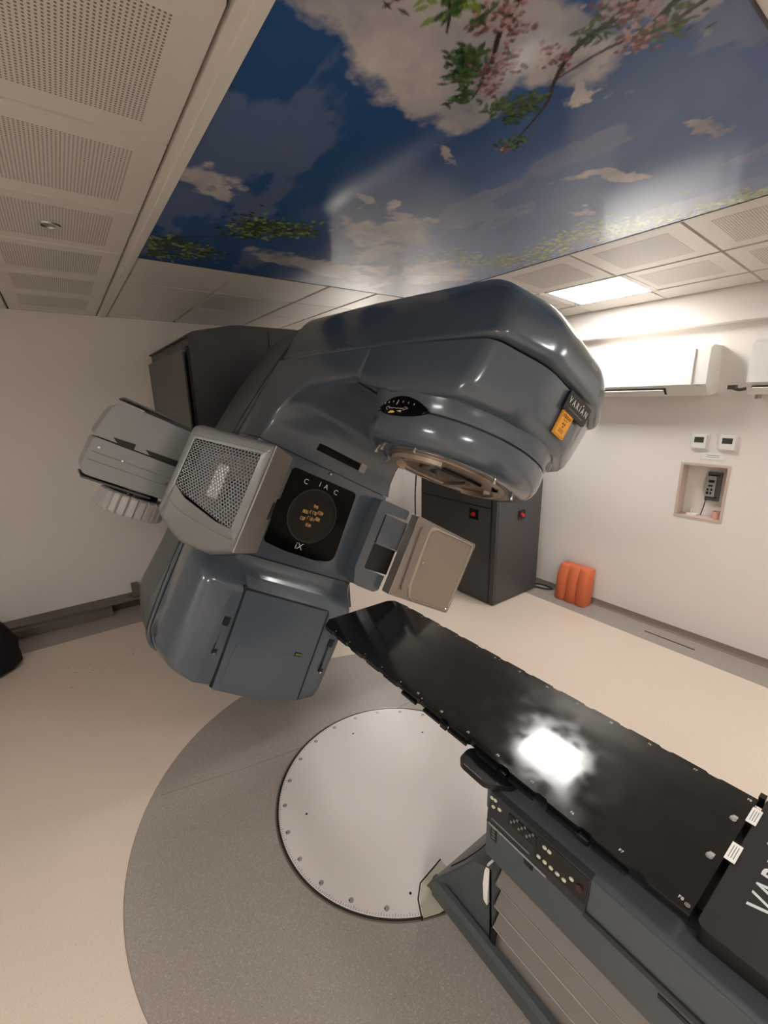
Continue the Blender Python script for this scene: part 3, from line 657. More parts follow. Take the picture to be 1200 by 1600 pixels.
cyl_marks('amber_marks', [(D_(171), .480, D_(173), .483, .0014), (D_(176), .478, D_(181), .476, .0016), (D_(177), .482, D_(180), .481, .0012)], M_['amber'], disp)
# small silver plate on collar front
b = MB(G); a0 = D_(60)
b.loft([[(HC[0]+r*math.cos(a_), HC[1]+r*math.sin(a_), c_) for a_, c_ in ((D_(56), .518), (D_(62), .518), (D_(62), .546), (D_(56), .546))] for r in (.378, .390)]); obj('small_plate', b, M_['silver'], LIN, None, label='small silver plate')
# maker's plate and warning sticker on the nose
no = Vector((0, .985, -.17)).normalized()    # nose surface leans back downwards
def nose_T(a0, b0):
    def T(x, y, z):
        b_ = b0+y; wq = .5485+(b_-.56)*(.575-.549)/(.752-.56); return (a0+x, wq+z, b_)
    return T
def nplate(nm, a0, b0, sx, sy, dep, m, r=.004, par=None, lift=.0):
    T = nose_T(a0, b0); b = MB(lambda p: G(T(p[0], p[1], p[2]))); 
    b.prism(rpoly([(-sx, -sy), (sx, -sy), (sx, sy), (-sx, sy)], r, 3), lambda p: (p.x, p.y, lift-.006), lambda p: (p.x, p.y, lift+dep), 0); return obj(nm, b, m, par or LIN, 30)
plateo = nplate('makers_plate', .112, .716, .080, .034, .004, M_['black'], .008)
def ntext(nm, s, size, a0, b0, x, y, lift, m, par, sx=1.):
    T = nose_T(a0, b0); return text(nm, s, size, (0, 0, 0), (1, 0, 0), (0, 1, 0), m, par, 1, lambda X, Y, Z: G(T(x+X*sx, y+Y, lift+Z)))
ntext('lettering', 'V A R I A N', .032, .112, .716, 0, .004, .005, M_['print'], plateo, .85)
nplate('letter_dot', .112+.0225, .716+.0225, .0025, .0025, .0012, M_['print'], .001, plateo, .004)
nplate('small_print', .112, .696, .05, .0015, .0008, M_['inkgrey'], .0005, plateo, .004)
st = nplate('warning_sticker', .083, .640, .036, .044, .0012, M_['yellow'], .004)
nplate('sticker_border', .083, .640, .0325, .0405, .0003, M_['inkred'], .003, st, .0012); nplate('sticker_field', .083, .640, .0312, .0392, .0005, M_['yellow'], .003, st, .0012)
ntext('lettering', 'DİKKAT', .0155, .083, .640, 0, .027, .0020, M_['inkred'], st, .95)
nplate('small_print', .083, .640+.0155, .015, .0008, .0005, M_['inkred'], .0002, st, .0016)
b = MB(lambda p: G(nose_T(.083, .641)(p[0], p[1], p[2])))
for k in range(3):
    a_ = PI/2+PI/3+k*2*PI/3; arc = [(r*math.cos(a_+d), r*math.sin(a_+d)) for r, ds in ((.0035, (-.45, 0, .45)), (.0100, (.45, .2, -.2, -.45))) for d in ds]
    b.prism([Vector((x, y-.002)) for x, y in arc], lambda p: (p.x, p.y, .0012), lambda p: (p.x, p.y, .0026))
obj('trefoil', b, M_['inkred'], st, None)
for dz in (-.018, -.023, -.028): nplate('small_print', .083, .640+dz, .016, .0009, .0005, M_['inkred'], .0002, st, .0016)
# plate on the dome's rim
b = MB(G); b.hexa([(.075, .55, .858), (.125, .55, .858), (.125, .587, .858), (.075, .587, .858), (.075, .55, .882), (.125, .55, .882), (.125, .583, .882), (.075, .583, .882)]); obj('rim_plate', b, M_['silver'], LIN, None)

# ---- right imager: flat detector on its arm
b = MB(G)
b.prism(rpoly([(.40, .250), (.652, .252), (.652, .190), (.470, .180), (.468, -.195), (.650, -.200), (.645, -.300), (.605, -.318), (.44, -.305), (.40, -.20)], [.03, .02, .006, .02, .02, .006, .02, .03, .05, .05], 4), lambda p: (p.x, -.80, p.y), lambda p: (p.x, -.680, p.y), .022, 4)
obj('detector_bracket', b, M_['paint'], LIN, 40)
b = MB(G); b.box((.478, -.80, -.018), (.668, -.676, .172), .022, 4); obj('hinge_cover', b, M_['paint'], LIN, 40)
b = MB(G); b.box((.478, -.80, -.190), (.668, -.690, -.024), .012, 3); obj('hinge_cover', b, M_['black'], LIN, 40, label='black lower hinge cover')
dt = MB(G)
dp = rpoly([(.665, .245), (1.297, .230), (1.268, -.312), (.660, -.292)], [.008, .018, .03, .01], 4)
dt.prism(dp, lambda p: (p.x, -.665, p.y), lambda p: (p.x, -.600, p.y), .006, 2); det = obj('detector_panel', dt, M_['tray'], LIN, 30)
# raised frame and recessed field
outer = rpoly([(.800, .222), (1.280, .220), (1.256, -.300), (.840, -.290), (.80, -.20)], [.05, .04, .04, .04, .04], 6); inner = rpoly([(.828, .202), (1.264, .208), (1.243, -.286), (.862, -.276), (.832, -.19)], [.05, .04, .04, .04, .04], 6)
b = MB(G); b.loft([[(p.x, w_, p.y) for p in pl] for pl, w_ in ((outer, -.602), (outer, -.597), ([o*.6+i_*.4 for o, i_ in zip(outer, inner)], -.591), ([o*.25+i_*.75 for o, i_ in zip(outer, inner)], -.592), (inner, -.602))], False, False); obj('detector_rim', b, mat('bright_rim', (186, 176, 164), .22, metal=.8), det, 50)
fplate('detector_field', [(.828, .202), (1.264, .208), (1.243, -.286), (.862, -.276), (.832, -.19)], -.603, -.5985, mat('detector_cover', (152, 141, 128), .38, metal=.35), det, .04, 0)
b = MB(G); b.prism(rpoly([(.72, .19), (.785, .188), (.80, -.24), (.74, -.245)], .03, 5), lambda p: (p.x, -.602, p.y), lambda p: (p.x, -.588, p.y), .006, 3); obj('detector_rib', b, M_['tray'], det)
b = MB(G); b.tube([(.668, -.597, .243), (.664, -.597, -.290)], .003, 6); obj('edge_bead', b, M_['chrome'], det)
for a_, b_ in ((.845, -.03), (1.262, -.07)):
    b = MB(G); b.cyl((a_, -.603, b_), (a_, -.589, b_), .006, n=12); obj('screw', b, M_['chrome'], det)

# ---- left imager: tube housing arm
def arm_half(nm, b0, b1, a0, m, rr, extra=0):
    b = MB(G); pts = rpoly([(a0, b0), (-.50, b0), (-.50, b1), (a0+extra, b1)], rr, 5)
    b.prism(pts, lambda p: (p.x, -1.16, p.y), lambda p: (p.x, -.90, p.y), .034, 4); return obj(nm, b, m, LIN, 40)
arm_half('imager_arm_upper', -.014, .168, -1.075, M_['silver'], [.02, .01, .01, .075], .03)
arm_half('imager_arm_lower', -.195, -.021, -1.07, M_['silver'], [.04, .01, .01, .02])
b = MB(G); b.box((-1.04, -1.14, -.03), (-.52, -.915, -.008)); obj('arm_gap', b, M_['seam'], LIN)
for x0, x1 in ((-1.00, -.905), (-.86, -.66)):
    b = MB(G); b.hexa([(x0, -.93, -.018), (x1, -.93, -.018), (x1, -.897, -.018), (x0+.03, -.897, -.018), (x0, -.93, .006), (x1, -.93, .012), (x1, -.897, .012), (x0, -.897, .006)]); obj('arm_notch', b, M_['seam'], LIN)
b = MB(G); b.tube([(-1.055, -.897, -.085), (-.52, -.897, -.085)], .0015, 6); b.tube([(-1.055, -.897, -.125), (-.52, -.897, -.125)], .0015, 6); obj('arm_groove', b, M_['inkgrey'], LIN)
for a_, b_ in ((-1.035, -.060), (-.93, -.082), (-.72, -.115)):
    b = MB(G); b.cyl((a_, -.905, b_), (a_, -.893, b_), .006, n=12); obj('screw', b, M_['chrome'], LIN)
b = MB(G); b.box((-1.02, -1.12, .186), (-.80, -.90, .194), .002); b.box((-.90, -1.10, .16), (-.60, -.95, .19)); obj('guard_plate', b, M_['cab'], LIN)
b = MB(G); b.box((-1.055, -1.17, -.212), (-.76, -.89, -.204), .002); obj('guard_plate', b, M_['cab'], LIN)
b = MB(G); b.cyl((-.80, -1.03, -.19), (-.80, -1.03, -.245), .10, n=40); b.cyl((-.84, -.95, -.20), (-.84, -.95, -.24), .02, n=16); obj('knob_hub', b, M_['black'], LIN)
b = MB(G); n = 144; rings = []
for z, dr in ((-.228, -.01), (-.236, 0), (-.318, .0), (-.328, -.012)):
    rings.append([((-.80+(.155+dr-(.012 if k % 6 == 0 else 0))*math.cos(2*PI*k/n)), -1.03+(.155+dr-(.012 if k % 6 == 0 else 0))*math.sin(2*PI*k/n), z) for k in range(n)])
b.loft(rings); obj('ribbed_drum', b, M_['silver2'], LIN, 20)
# grille housing
PL, PR, PB = Vector((-.762, -.70)), Vector((-.455, -.45)), Vector((-.262, -.65))
d1 = (PR-PL); dd = (PB-PR)
def gh(u, v, b_):      # u along face 0..1, v depth in metres
    q = PL+d1*u+dd.normalized()*v; return (q.x, q.y, b_)
def map_uvb(p): return gh(p[0]/d1.length, p[1], p[2])
W_ = d1.length
outl = [(0, .207), (W_, .252), (W_, -.285), (W_*.62, -.352), (W_*.22, -.352), (-.004, -.245)]
hole = [(.040, .140), (W_-.046, .186), (W_-.046, -.184), (W_*.68, -.178), (W_*.25, -.130), (.035, -.085)]
ro = [.05, .02, .02, .03, .12, .10]; rh = [.01, .01, .01, .05, .05, .01]
def ins(pl, d):
    c = Vector((W_/2, -.04)); return [p+(c-p).normalized()*d for p in pl]
O = rpoly(outl, ro, 6); Hh = rpoly(hole, rh, 6)
b = MB(lambda p: G(map_uvb(p)))
R3 = lambda pl, v: [(p.x, v+max(0, -.222-p.y)*.9, p.y) for p in pl]
b.loft([R3(O, .27), R3(O, .035), R3(ins(O, .004), .018), R3(ins(O, .014), .006), R3(ins(O, .030), .0), R3(Hh, .0), R3(Hh, .012), R3(Hh, .014)], True, False)
gho = obj('imager_housing', b, M_['silver'], LIN, 50)
b = MB(lambda p: G(map_uvb(p))); b.loft([R3(ins(O, .02), .20), R3(ins(O, .02), .13), R3(Hh, .06)], True, True); obj('housing_lining', b, M_['black'], gho)
# joint line under the cap and lower bowl
b = MB(lambda p: G(map_uvb(p))); b.tube([(.004, .03, .148), (.03, .0, .150), (W_*.5, -.0005, .177), (W_-.01, .0005, .202)], .0016, 6); obj('cap_joint', b, M_['inkgrey'], gho)
b = MB(lambda p: G(map_uvb(p))); b.tube(cr([(.002, .030, -.135), (.02, -.0005, -.150), (W_*.3, -.0008, -.195), (W_*.7, .010, -.222), (W_-.012, .018, -.232)], 6), .0016, 6); obj('bowl_joint', b, M_['inkgrey'], gho)
# side panel (faces the room) and black tab
b = MB(lambda p: G(map_uvb(p))); b.box((W_-.004, .012, -.282), (W_+.003, .262, .243), .003); obj('side_panel', b, mat('warm_reflection_grey', (146, 139, 132), .4, metal=.2), gho)  # warmer than the housing silver: the floor's reflection tinted into the colour
b = MB(lambda p: G(map_uvb(p))); b.box((W_-.01, .245, -.10), (W_+.006, .275, -.005), .003); obj('release_tab', b, M_['black'], gho)
# honeycomb grille
b = MB(lambda p: G(map_uvb(p))); nu, nv = 21, 25
def bil(s, t):
    a = Vector((.034, -.093)); c = Vector((W_-.042, -.190)); d = Vector((W_-.042, .190)); e = Vector((.034, .146))
    low_ = a*(1-s)+c*s; low_ = low_+Vector((0, .0)); top = e*(1-s)+d*s; return low_*(1-t)+top*t
def hexq(cs, ct, f):
    return [(cs+f*math.cos(PI/6+k*PI/3)/nu/math.sqrt(3), ct+f*math.sin(PI/6+k*PI/3)/nv/1.5*1.0) for k in range(6)]
vi = []; fa = []
for j in range(nv+1):
    for i in range(nu+1):
        cs = (i+(.5 if j % 2 else 0))/nu; ct = j/nv
        if cs > 1.01: continue
        o6 = hexq(cs, ct, 1.0); i6 = hexq(cs, ct, .70); base = len(vi)
        for q in o6+i6:
            p = bil(min(1.02, max(-.02, q[0])), min(1.02, max(-.02, q[1]))); vi.append((p.x, .008, p.y))
        for q in i6:
            p = bil(min(1.02, max(-.02, q[0])), min(1.02, max(-.02, q[1]))); vi.append((p.x, .011, p.y))
        for k in range(6): fa.append((base+k, base+(k+1) % 6, base+6+(k+1) % 6, base+6+k)); fa.append((base+6+k, base+6+(k+1) % 6, base+12+(k+1) % 6, base+12+k))
b.add(vi, fa); gr = obj('honeycomb_grille', b, M_['mesh'], gho, None); gr['kind'] = 'stuff'
# tube cooler behind the grille
b = MB(lambda p: G(map_uvb(p))); b.prism(rpoly([(W_*.36, .12), (W_*.88, .155), (W_*.88, .04), (W_*.62, .03), (W_*.62, -.11), (W_*.85, -.12), (W_*.85, -.165), (W_*.36, -.13)], .02, 4), lambda p: (p.x, .070, p.y), lambda p: (p.x, .042, p.y), .005); obj('tube_block', b, mat('tube_brown', (100, 90, 82), .5), gho)
b = MB(lambda p: G(map_uvb(p))); b.box((W_*.43, .034, -.085), (W_*.56, .046, .075), .004); obj('tube_window', b, M_['white2'], gho)

# ---- stand behind the gantry
def spts(inset=0):
    x0, x1 = .74+inset, 1.95-inset
    top = [(p.x, p.y) for p in rpoly([(x0, 2.335), (x0+.07, 2.375), (x0+.36, 2.435), (x1-.36, 2.435), (x1-.07, 2.375), (x1, 2.335)], [.04, .10, .5, .5, .10, .04], 6)]
    return [(x0, 0)]+[(x, z-inset) for x, z in top]+[(x1, 0)]
b = MB(); b.prism([Vector(p) for p in spts()], lambda p: (p.x, 4.70, p.y), lambda p: (p.x, 3.26, p.y), .012, 2); std = obj('stand', b, M_['stand'], LIN, 35)
b = MB(); b.box((.7385, 3.30, .10), (.742, 4.66, 2.26), .001); sd = obj('stand_door', b, mat('stand_door_paint', (74, 74, 74), .4), LIN)
b = MB(); b.box((.7385, 3.262, .02), (.7415, 3.278, 2.24)); obj('door_gap', b, M_['seam'], std)
b = MB(); b.box((.76, 3.255, .02), (.775, 3.262, 2.28)); obj('door_gap', b, M_['seam'], std)
b = MB(); b.box((1.34, 3.2545, .5), (1.343, 3.262, 2.40)); obj('door_gap', b, M_['seam'], std)
text('lettering', 'VARIAN', .12, (.738, 3.74, 1.93), (0, -1, 0), (0, 0, 1), M_['inkgrey'], sd, .9)
text('lettering', 'medical systems', .05, (.738, 3.74, 1.83), (0, -1, 0), (0, 0, 1), M_['inkgrey'], sd, .9)
# ------------------------------------------------------------------ turntable plate in the floor
TC = (1.066, 1.425); TR = .574
TT = thing('turntable_plate', 'large round white metal plate set flush in the grey speckled floor', 'floor plate', (TC[0], TC[1], 0))
def disc(nm, c, r, z0, z1, m, par, n=24, r1=None):
    b = MB(); b.cyl((c[0], c[1], z0), (c[0], c[1], z1), r, r1, n=n); return obj(nm, b, m, par, 30)
disc('recess_ring', TC, TR+.011, .0012, .0022, M_['dark'], TT, 128); disc('disc', TC, TR, .002, .007, M_['plate'], TT, 128, TR-.001)
b = MB(); b.lathe(TC, [(TR+.011, .002), (TR+.011, .004), (TR+.017, .004), (TR+.018, .002)], 128); obj('rim_strip', b, mat('rim_metal', (150, 138, 124), .35, metal=.6), TT)
for k in range(24):
    a = math.radians(k*15+4)
    p = (TC[0]+.545*math.cos(a), TC[1]+.545*math.sin(a)); 
    if k % 1 == 0 and not (-.4 < math.sin(a)+.99 < .05):
        disc('screw', p, .0105, .007, .0078, mat('screw_grey', (176, 170, 164), .4, metal=.4) if k == 0 else bpy.data.materials['screw_grey'], TT, 14)
        disc('screw_slot', (p[0]-.006, p[1]+.003), .003, .0077, .0082, M_['dark'], TT, 8)
for x, y in ((.64, 1.56), (1.09, 1.86), (1.42, 1.62), (.86, .975), (.815, 1.0)): disc('hole', (x, y), .0055, .007, .0076, M_['seam'], TT, 12)
b = MB()
for k in range(150):
    a = math.radians(95+k*1.1); r0 = TR-.002; r1 = TR-(.014 if k % 5 == 0 else .009); t_ = .0007
    c, s_ = math.cos(a), math.sin(a)
    b.loft([[(TC[0]+r*c-q*s_, TC[1]+r*s_+q*c, z) for r, q in ((r0, -t_), (r0, t_), (r1, t_), (r1, -t_))] for z in (.0069, .0074)])
o = obj('angle_ticks', b, M_['dark'], TT, None); o['kind'] = 'stuff'
b = MB(); b.prism([Vector(p) for p in [(.80, .905), (.835, .965), (.875, 1.0), (1.0, 1.02), (1.0, .862), (.93, .868), (.86, .880)]], lambda p: (p.x, p.y, .006), lambda p: (p.x, p.y, .0085)); obj('access_flap', b, M_['beige'], TT, None, label='beige access flap beside the pedestal')
b = MB(); b.tube([(.79, .900, .0085), (.825, .965, .0085), (.87, 1.004, .0085), (1.0, 1.024, .0085)], .0028, 6); obj('flap_gap', b, M_['seam'], TT)

# ------------------------------------------------------------------ treatment couch
CO = thing('treatment_couch', 'long black-topped patient couch on a grey lifting pedestal with side control console', 'treatment couch', (1.16, .2, .0085))
# tabletop with indexing notches
X0, X1, ZT = .932, 1.422, .800
edge = []; ys = [1.80]; 
def edge_pts(x, sg, ylist):
    o = []
    for y in ylist:
        o += [(x, y+.020), (x+sg*.006, y+.012), (x+sg*.006, y-.012), (x, y-.020)]
    return o
idx = [1.73-.131*k for k in range(12)]
right = edge_pts(X1, -1, idx); left = edge_pts(X0, 1, idx)[::-1]
tp = [(X0+.05, 1.875), (X1-.045, 1.882), (X1-.012, 1.860)]+right+[(X1, .182), (X0, .182)]+left+[(X0+.004, 1.83)]
b = MB(); b.prism([Vector(p) for p in tp], lambda p: (p[0], p[1], ZT-.022), lambda p: (p[0], p[1], ZT), .003, 2)
top = obj('tabletop', b, M_['carbon'], CO, 30)
b = MB()
b.prism(rpoly([(X0+.02, .20), (X1-.02, .20), (X1-.05, 1.82), (X0+.06, 1.82)], .03, 3), lambda p: (X0*.15+X1*.15+p.x*.7, p.y, ZT-.055), lambda p: (p.x, p.y, ZT-.02), .004); obj('tabletop_core', b, M_['black'], top)
for k, y in enumerate(idx):
    if k in (4, 8): 
        pass
    for sx_, xx in ((1, X0+.016), (-1, X1-.018)):
        if k < 6:
            b = MB(); b.cyl((xx, y+.01, ZT-.0005), (xx, y+.01, ZT+.0006), .0022, n=8); obj('index_dot', b, M_['print'], top, None)
names = {4: 'F1', 5: 'F2', 6: 'F3', 7: 'F4', 8: 'F5', 9: 'F6', 10: 'F7', 11: 'F8'}
ypos = {4: 1.248, 5: 1.117, 6: .985, 7: .856, 8: .726, 9: .598, 10: .471, 11: .340}
names = {0: ('H3', 1.787), 1: ('H2', 1.652), 2: ('H1', 1.516), 3: ('0', 1.386), 4: ('F1', 1.248), 5: ('F2', 1.117), 6: ('F3', .985), 7: ('F4', .726+.128), 8: ('F4', .726), 9: ('F5', .598), 10: ('F6', .471), 11: ('F7', .340), 12: ('F8', .207)}
for k, (s, y) in names.items():
    if k < 5: continue
    text('index_mark', s if k > 7 else 'F'+str(k-4), .0125, (X0+.024, y, ZT+.0003), (0, -1, 0), (1, 0, 0), M_['print'], top, .9, dep=.0003)
    text('index_mark', s if k > 7 else 'F'+str(k-4), .0125, (X1-.022, y-.01, ZT+.0003), (0, -1, 0), (1, 0, 0), M_['print'], top, .9, dep=.0003)
for x, y in ((1.12, .205), (1.29, .205)):
    b = MB(); b.cyl((x, y, ZT), (x, y, ZT+.006), .008, .006, n=16); b.box((x-.002, y-.009, ZT+.006), (x+.009, y+.002, ZT+.0075)); obj('lock_button', b, M_['silver2'], top)
b = MB(); b.cyl((.948, .192, ZT), (.948, .192, ZT+.003), .006, n=16); obj('corner_screw', b, M_['chrome'], top)
# side rails with bright edges
M_['railmetal'] = mat('dark_rail', (60, 60, 62), .2, metal=.7)
for xr in (X0-.004, X1+.004):
    for k in range(4, 11):
        ya, yb = idx[k]-.022, idx[k+1]+.022
        b = MB(); b.box((xr-.004, yb, ZT-.027), (xr+.004, ya, ZT-.017), .003); obj('side_rail', b, M_['railmetal'], CO)
    for k in (6, 8, 10):
        b = MB(); b.box((xr-.006, idx[k]-.014, ZT-.030), (xr+.006, idx[k]+.014, ZT-.012), .003); obj('rail_clamp', b, M_['black'], CO)
# next table section with maker's lettering
b = MB(); b.prism(rpoly([(X0-.004, .168), (X1+.030, .168), (X1+.030, -1.10), (X0-.004, -1.10)], .02, 4), lambda p: (p.x, p.y, ZT-.045), lambda p: (p.x, p.y, ZT-.002), .004, 2); sec = obj('table_section', b, mat('matt_black_panel', (16, 16, 17), .42), CO, 30)
text('lettering', 'VARIAN', .088, (1.205, .083, ZT-.0015), (1, 0, 0), (0, 1, 0), M_['print'], sec, .92, dep=.0004)
b = MB(); b.cyl((1.205+.075, .083+.043, ZT-.002), (1.205+.075, .083+.043, ZT-.0008), .005, n=12); obj('letter_dot', b, M_['print'], sec, None)
text('lettering', 'medical systems', .024, (1.20, .015, ZT-.0015), (1, 0, 0), (0, 1, 0), M_['print'], sec, .9, dep=.0004)
for x, y in ((1.178, .171), (1.345, .172)):
    b = MB(); b.box((x-.034, y-.010, ZT+.0002), (x+.034, y+.012, ZT+.0016)); t_ = obj('paper_tag', b, M_['white'], CO, None)
    for q in (-.004, .001, .006):
        b = MB(); b.box((x-.024, y+q-.0008, ZT+.0016), (x+.024, y+q+.0008, ZT+.002)); obj('small_print', b, M_['inkgrey'], t_, None)
b = MB(); b.box((X1+.010, .17, ZT-.03), (X1+.032, .185, ZT+.004), .004); obj('end_clip', b, M_['black'], CO)
# deck under the tabletop
b = MB()
b.prism(rpoly([(.882, -1.10), (1.44, -1.10), (1.44, .70), (1.40, .735), (.935, .735), (.885, .705)], [.01, .01, .03, .02, .02, .02], 4), lambda p: (p.x, p.y, .655), lambda p: (p.x, p.y, .737), .008, 2); obj('carriage_deck', b, M_['couch'], CO, 30)
b = MB(); b.box((.96, -1.08, .737), (1.37, .66, .748), .004); obj('slide_bed', b, M_['couchdk'], CO)
b = MB(); b.box((1.0, -1.05, .745), (1.33, .60, .757)); obj('slide_plate', b, M_['black'], CO)
b = MB(); b.prism(rpoly([(.864, .815), (.93, .825), (.96, .80), (.96, .64), (.92, .64), (.864, .70)], .035, 6), lambda p: (p.x, p.y, .744), lambda p: (p.x, p.y, .763), .008, 4); hd = obj('release_handle', b, M_['black'], CO)
b = MB(); b.tube([(.869, .79, .763), (.869, .715, .763)], .0016, 6); obj('handle_highlight', b, M_['chrome'], hd)
# side cover
b = MB()
pf = [(.880, .735), (.872, .655), (.872, .495), (.885, .482), (1.42, .482), (1.44, .735)]
b.prism([Vector(p) for p in pf], lambda p: (p.x, .690, p.y), lambda p: (p.x, -1.10, p.y), .008, 2); sc_ = obj('side_cover', b, M_['couch'], CO, 30)
b = MB(); b.box((.8655, -1.10, .622), (.875, .372, .640), .001); obj('side_groove', b, M_['couchdk'], sc_)
b = MB(); b.box((.8695, -.10, .592), (.876, .195, .604)); obj('side_slot', b, M_['seam'], sc_)
b = MB(); b.box((.868, .522, .604), (.876, .550, .628)); obj('name_tag', b, M_['seam'], sc_)
b = MB(); b.box((.8695, .650, .575), (.876, .672, .630)); kt = obj('key_label', b, M_['black'], sc_)
for q in range(4): b = MB(); b.box((.8688, .655, .582+q*.012), (.8697, .667, .588+q*.012)); obj('small_print', b, M_['inkgrey'], kt, None)
# console on the side
def cf(u, v, h=0):   # u: 0 front .. 1 back, v: 0 bottom .. 1 top, h out of the face
    y = .682-u*.315; x0, z0, x1, z1 = .860, .640, .878, .738
    nx_, nz = -.983, -.18
    return (x0+(x1-x0)*v+nx_*-h*-1, y, z0+(z1-z0)*v+nz*-h*0)
b = MB(); b.hexa([cf(0, 0), cf(1, 0), (.89, cf(1, 0)[1], .640), (.89, cf(0, 0)[1], .640), cf(0, 1), cf(1, 1), (.90, cf(1, 1)[1], .738), (.90, cf(0, 1)[1], .738)], .006, 3); con = obj('control_console', b, M_['couchdk'], CO, 30)
b = MB(); b.tube([cf(.03, .03, .002), cf(.66, .03, .002)], .0028, 8); obj('console_rail_highlight', b, mat('console_highlight', (190, 188, 184), .2, metal=.5), con)  # bright strip stands in for the highlight along the console's lower edge
b = MB(); b.tube([cf(.05, .22, .001), cf(.48, .22, .001)], .002, 6); obj('console_ridge', b, M_['silver'], con)
b = MB(); b.hexa([cf(.22, .55, .0), cf(.52, .55, .0), cf(.52, .55, .003), cf(.22, .55, .003), cf(.22, .85, .0), cf(.52, .85, .0), cf(.52, .85, .003), cf(.22, .85, .003)]); dsp = obj('console_display', b, M_['black'], con, None)
for k in range(9):
    u = .25+k*.028; b = MB(); vv = .62+.1*(k % 3); b.hexa([cf(u, vv, .003), cf(u+.018, vv, .003), cf(u+.018, vv, .0045), cf(u, vv, .0045), cf(u, vv+.07, .003), cf(u+.018, vv+.07, .003), cf(u+.018, vv+.07, .0045), cf(u, vv+.07, .0045)]); obj('key', b, M_['inkgrey'], dsp, None)
b = MB(); b.hexa([cf(.52, .25, .0), cf(.99, .25, .0), cf(.99, .25, .0015), cf(.52, .25, .0015), cf(.52, .95, .0), cf(.99, .95, .0), cf(.99, .95, .0015), cf(.52, .95, .0015)]); kp = obj('key_panel', b, M_['black'], con, None)
for (u, v) in ((.02, .85), (.05, .62), (.12, .70), (.565, .40), (.625, .40), (.685, .40), (.745, .40), (.805, .40), (.86, .60), (.60, .78), (.645, .78), (.06, .86)):
    c = Vector(cf(u, v, .001)); b = MB(); n = 14
    b.loft([[c+Vector((-h, r*1.25*math.cos(2*PI*j/n), r*.95*math.sin(2*PI*j/n))) for j in range(n)] for h, r in ((0, .0050), (.003, .0050), (.0040, .0038))]); obj('button', b, M_['button'], con)
c = Vector(cf(.93, .55, .0)); b = MB(); b.cyl(c, c+Vector((-.006, 0, .001)), .010, .009, n=20); obj('stop_button', b, mat('dull_red', (58, 30, 28), .4), con)
# bellows
b = MB(); prof = [(1.40, .48)]; k = 4; dz = (.482-.105)/k
pts = [(.885, .484)]
for i in range(k): pts += [(.925, .484-dz*(i+.5)), (.888, .484-dz*(i+1)+.002), (.888, .484-dz*(i+1)-.002)]
pts += [(1.40, .10), (1.40, .484)]
b.prism([Vector(p) for p in pts], lambda p: (p.x, .655, p.y), lambda p: (p.x, -1.05, p.y)); bl = obj('bellows', b, M_['bellows'], CO, 20)
M_['pleat'] = mat('pleat_highlight', (176, 168, 158), .3, metal=.3)  # light tubes on the ridges paint in the highlights of the pleats
for i in range(k-1):
    z = .484-dz*(i+1); b = MB(); b.tube([(.886, .655, z), (.886, -1.05, z)], .0026 if i else .0012, 6); obj('pleat_edge_highlight', b, M_['pleat'], bl)
b = MB(); b.prism([Vector(p) for p in [(.672, .475), (.684, .43), (.688, .37), (.682, .31), (.668, .30), (.664, .45)]], lambda p: (.864, p.x, p.y), lambda p: (.890, p.x, p.y), .004); obj('white_strap', b, M_['white2'], CO)
# base tray and front foot
b = MB(); zf = .0095
pf = [(.895, zf), (.862, .045), (.856, .115), (.866, .135), (.884, .135), (.890, .100), (1.42, .100), (1.42, zf)]
b.prism([Vector(p) for p in pf], lambda p: (p.x, .925, p.y), lambda p: (p.x, -1.15, p.y), .012, 3); bs_ = obj('base_tray', b, M_['couch'], CO, 30)
b = MB()
def foot(x, ins=0):
    f = lambda z: x+(.035*max(0, 1-z/.06) if x < 1 else 0)
    return [(f(zf), .965-ins, zf), (f(.05), .960-ins, .05), (x, .925-ins, .125-ins), (x, .730, .430-ins), (x, .66, .470-ins), (f(zf), .66, zf)]
b.loft([foot(.868, .012), foot(.858, .0), foot(.866, 0), foot(1.24, 0), foot(1.26, .01)]); ft = obj('front_foot', b, M_['couch'], CO, 35)
b = MB(); b.tube([(.905, .868, .2185), (.905, .80, .3250), (.93, .765, .380), (1.22, .765, .380)], .002, 6); obj('foot_seam', b, M_['seam'], ft)
b = MB(); b.box((.8805, .640, .105), (.887, .665, .20)); obj('cable_opening', b, M_['seam'], bs_)

# ------------------------------------------------------------------ grey cabinet at the back right
CB = thing('equipment_cabinet', 'dark grey floor cabinet with red stop buttons behind the detector panel', 'cabinet', (3.32, 2.95, 0))
b = MB(); b.box((3.0, 2.43, .012), (3.66, 3.45, 1.44), .008); body = obj('body', b, M_['cab'], CB)
b = MB(); b.box((3.02, 2.45, 0), (3.64, 3.43, .014)); obj('plinth', b, M_['seam'], CB)
b = MB(); b.box((2.996, 2.50, .03), (3.001, 3.42, .930), .002); obj('side_door', b, M_['cab'], CB)
b = MB(); b.box((2.996, 2.50, .942), (3.001, 3.42, 1.42), .002); obj('side_door', b, M_['cab'], CB)
b = MB(); b.box((2.9975, 2.482, .02), (3.001, 2.492, 1.42)); b.box((2.9975, 2.49, .931), (3.001, 3.43, .941)); obj('door_gap', b, M_['seam'], CB)
b = MB(); b.box((3.02, 2.426, .03), (3.64, 2.431, 1.42), .002); obj('front_panel', b, M_['cab'], CB)
b = MB(); b.box((2.991, 2.64, .80), (2.998, 2.75, .90), .002); e1 = obj('stop_plate', b, M_['black'], CB); b = MB(); b.cyl((2.993, 2.695, .85), (2.972, 2.695, .85), .022, .018, n=20); obj('stop_button', b, M_['redled'], e1)
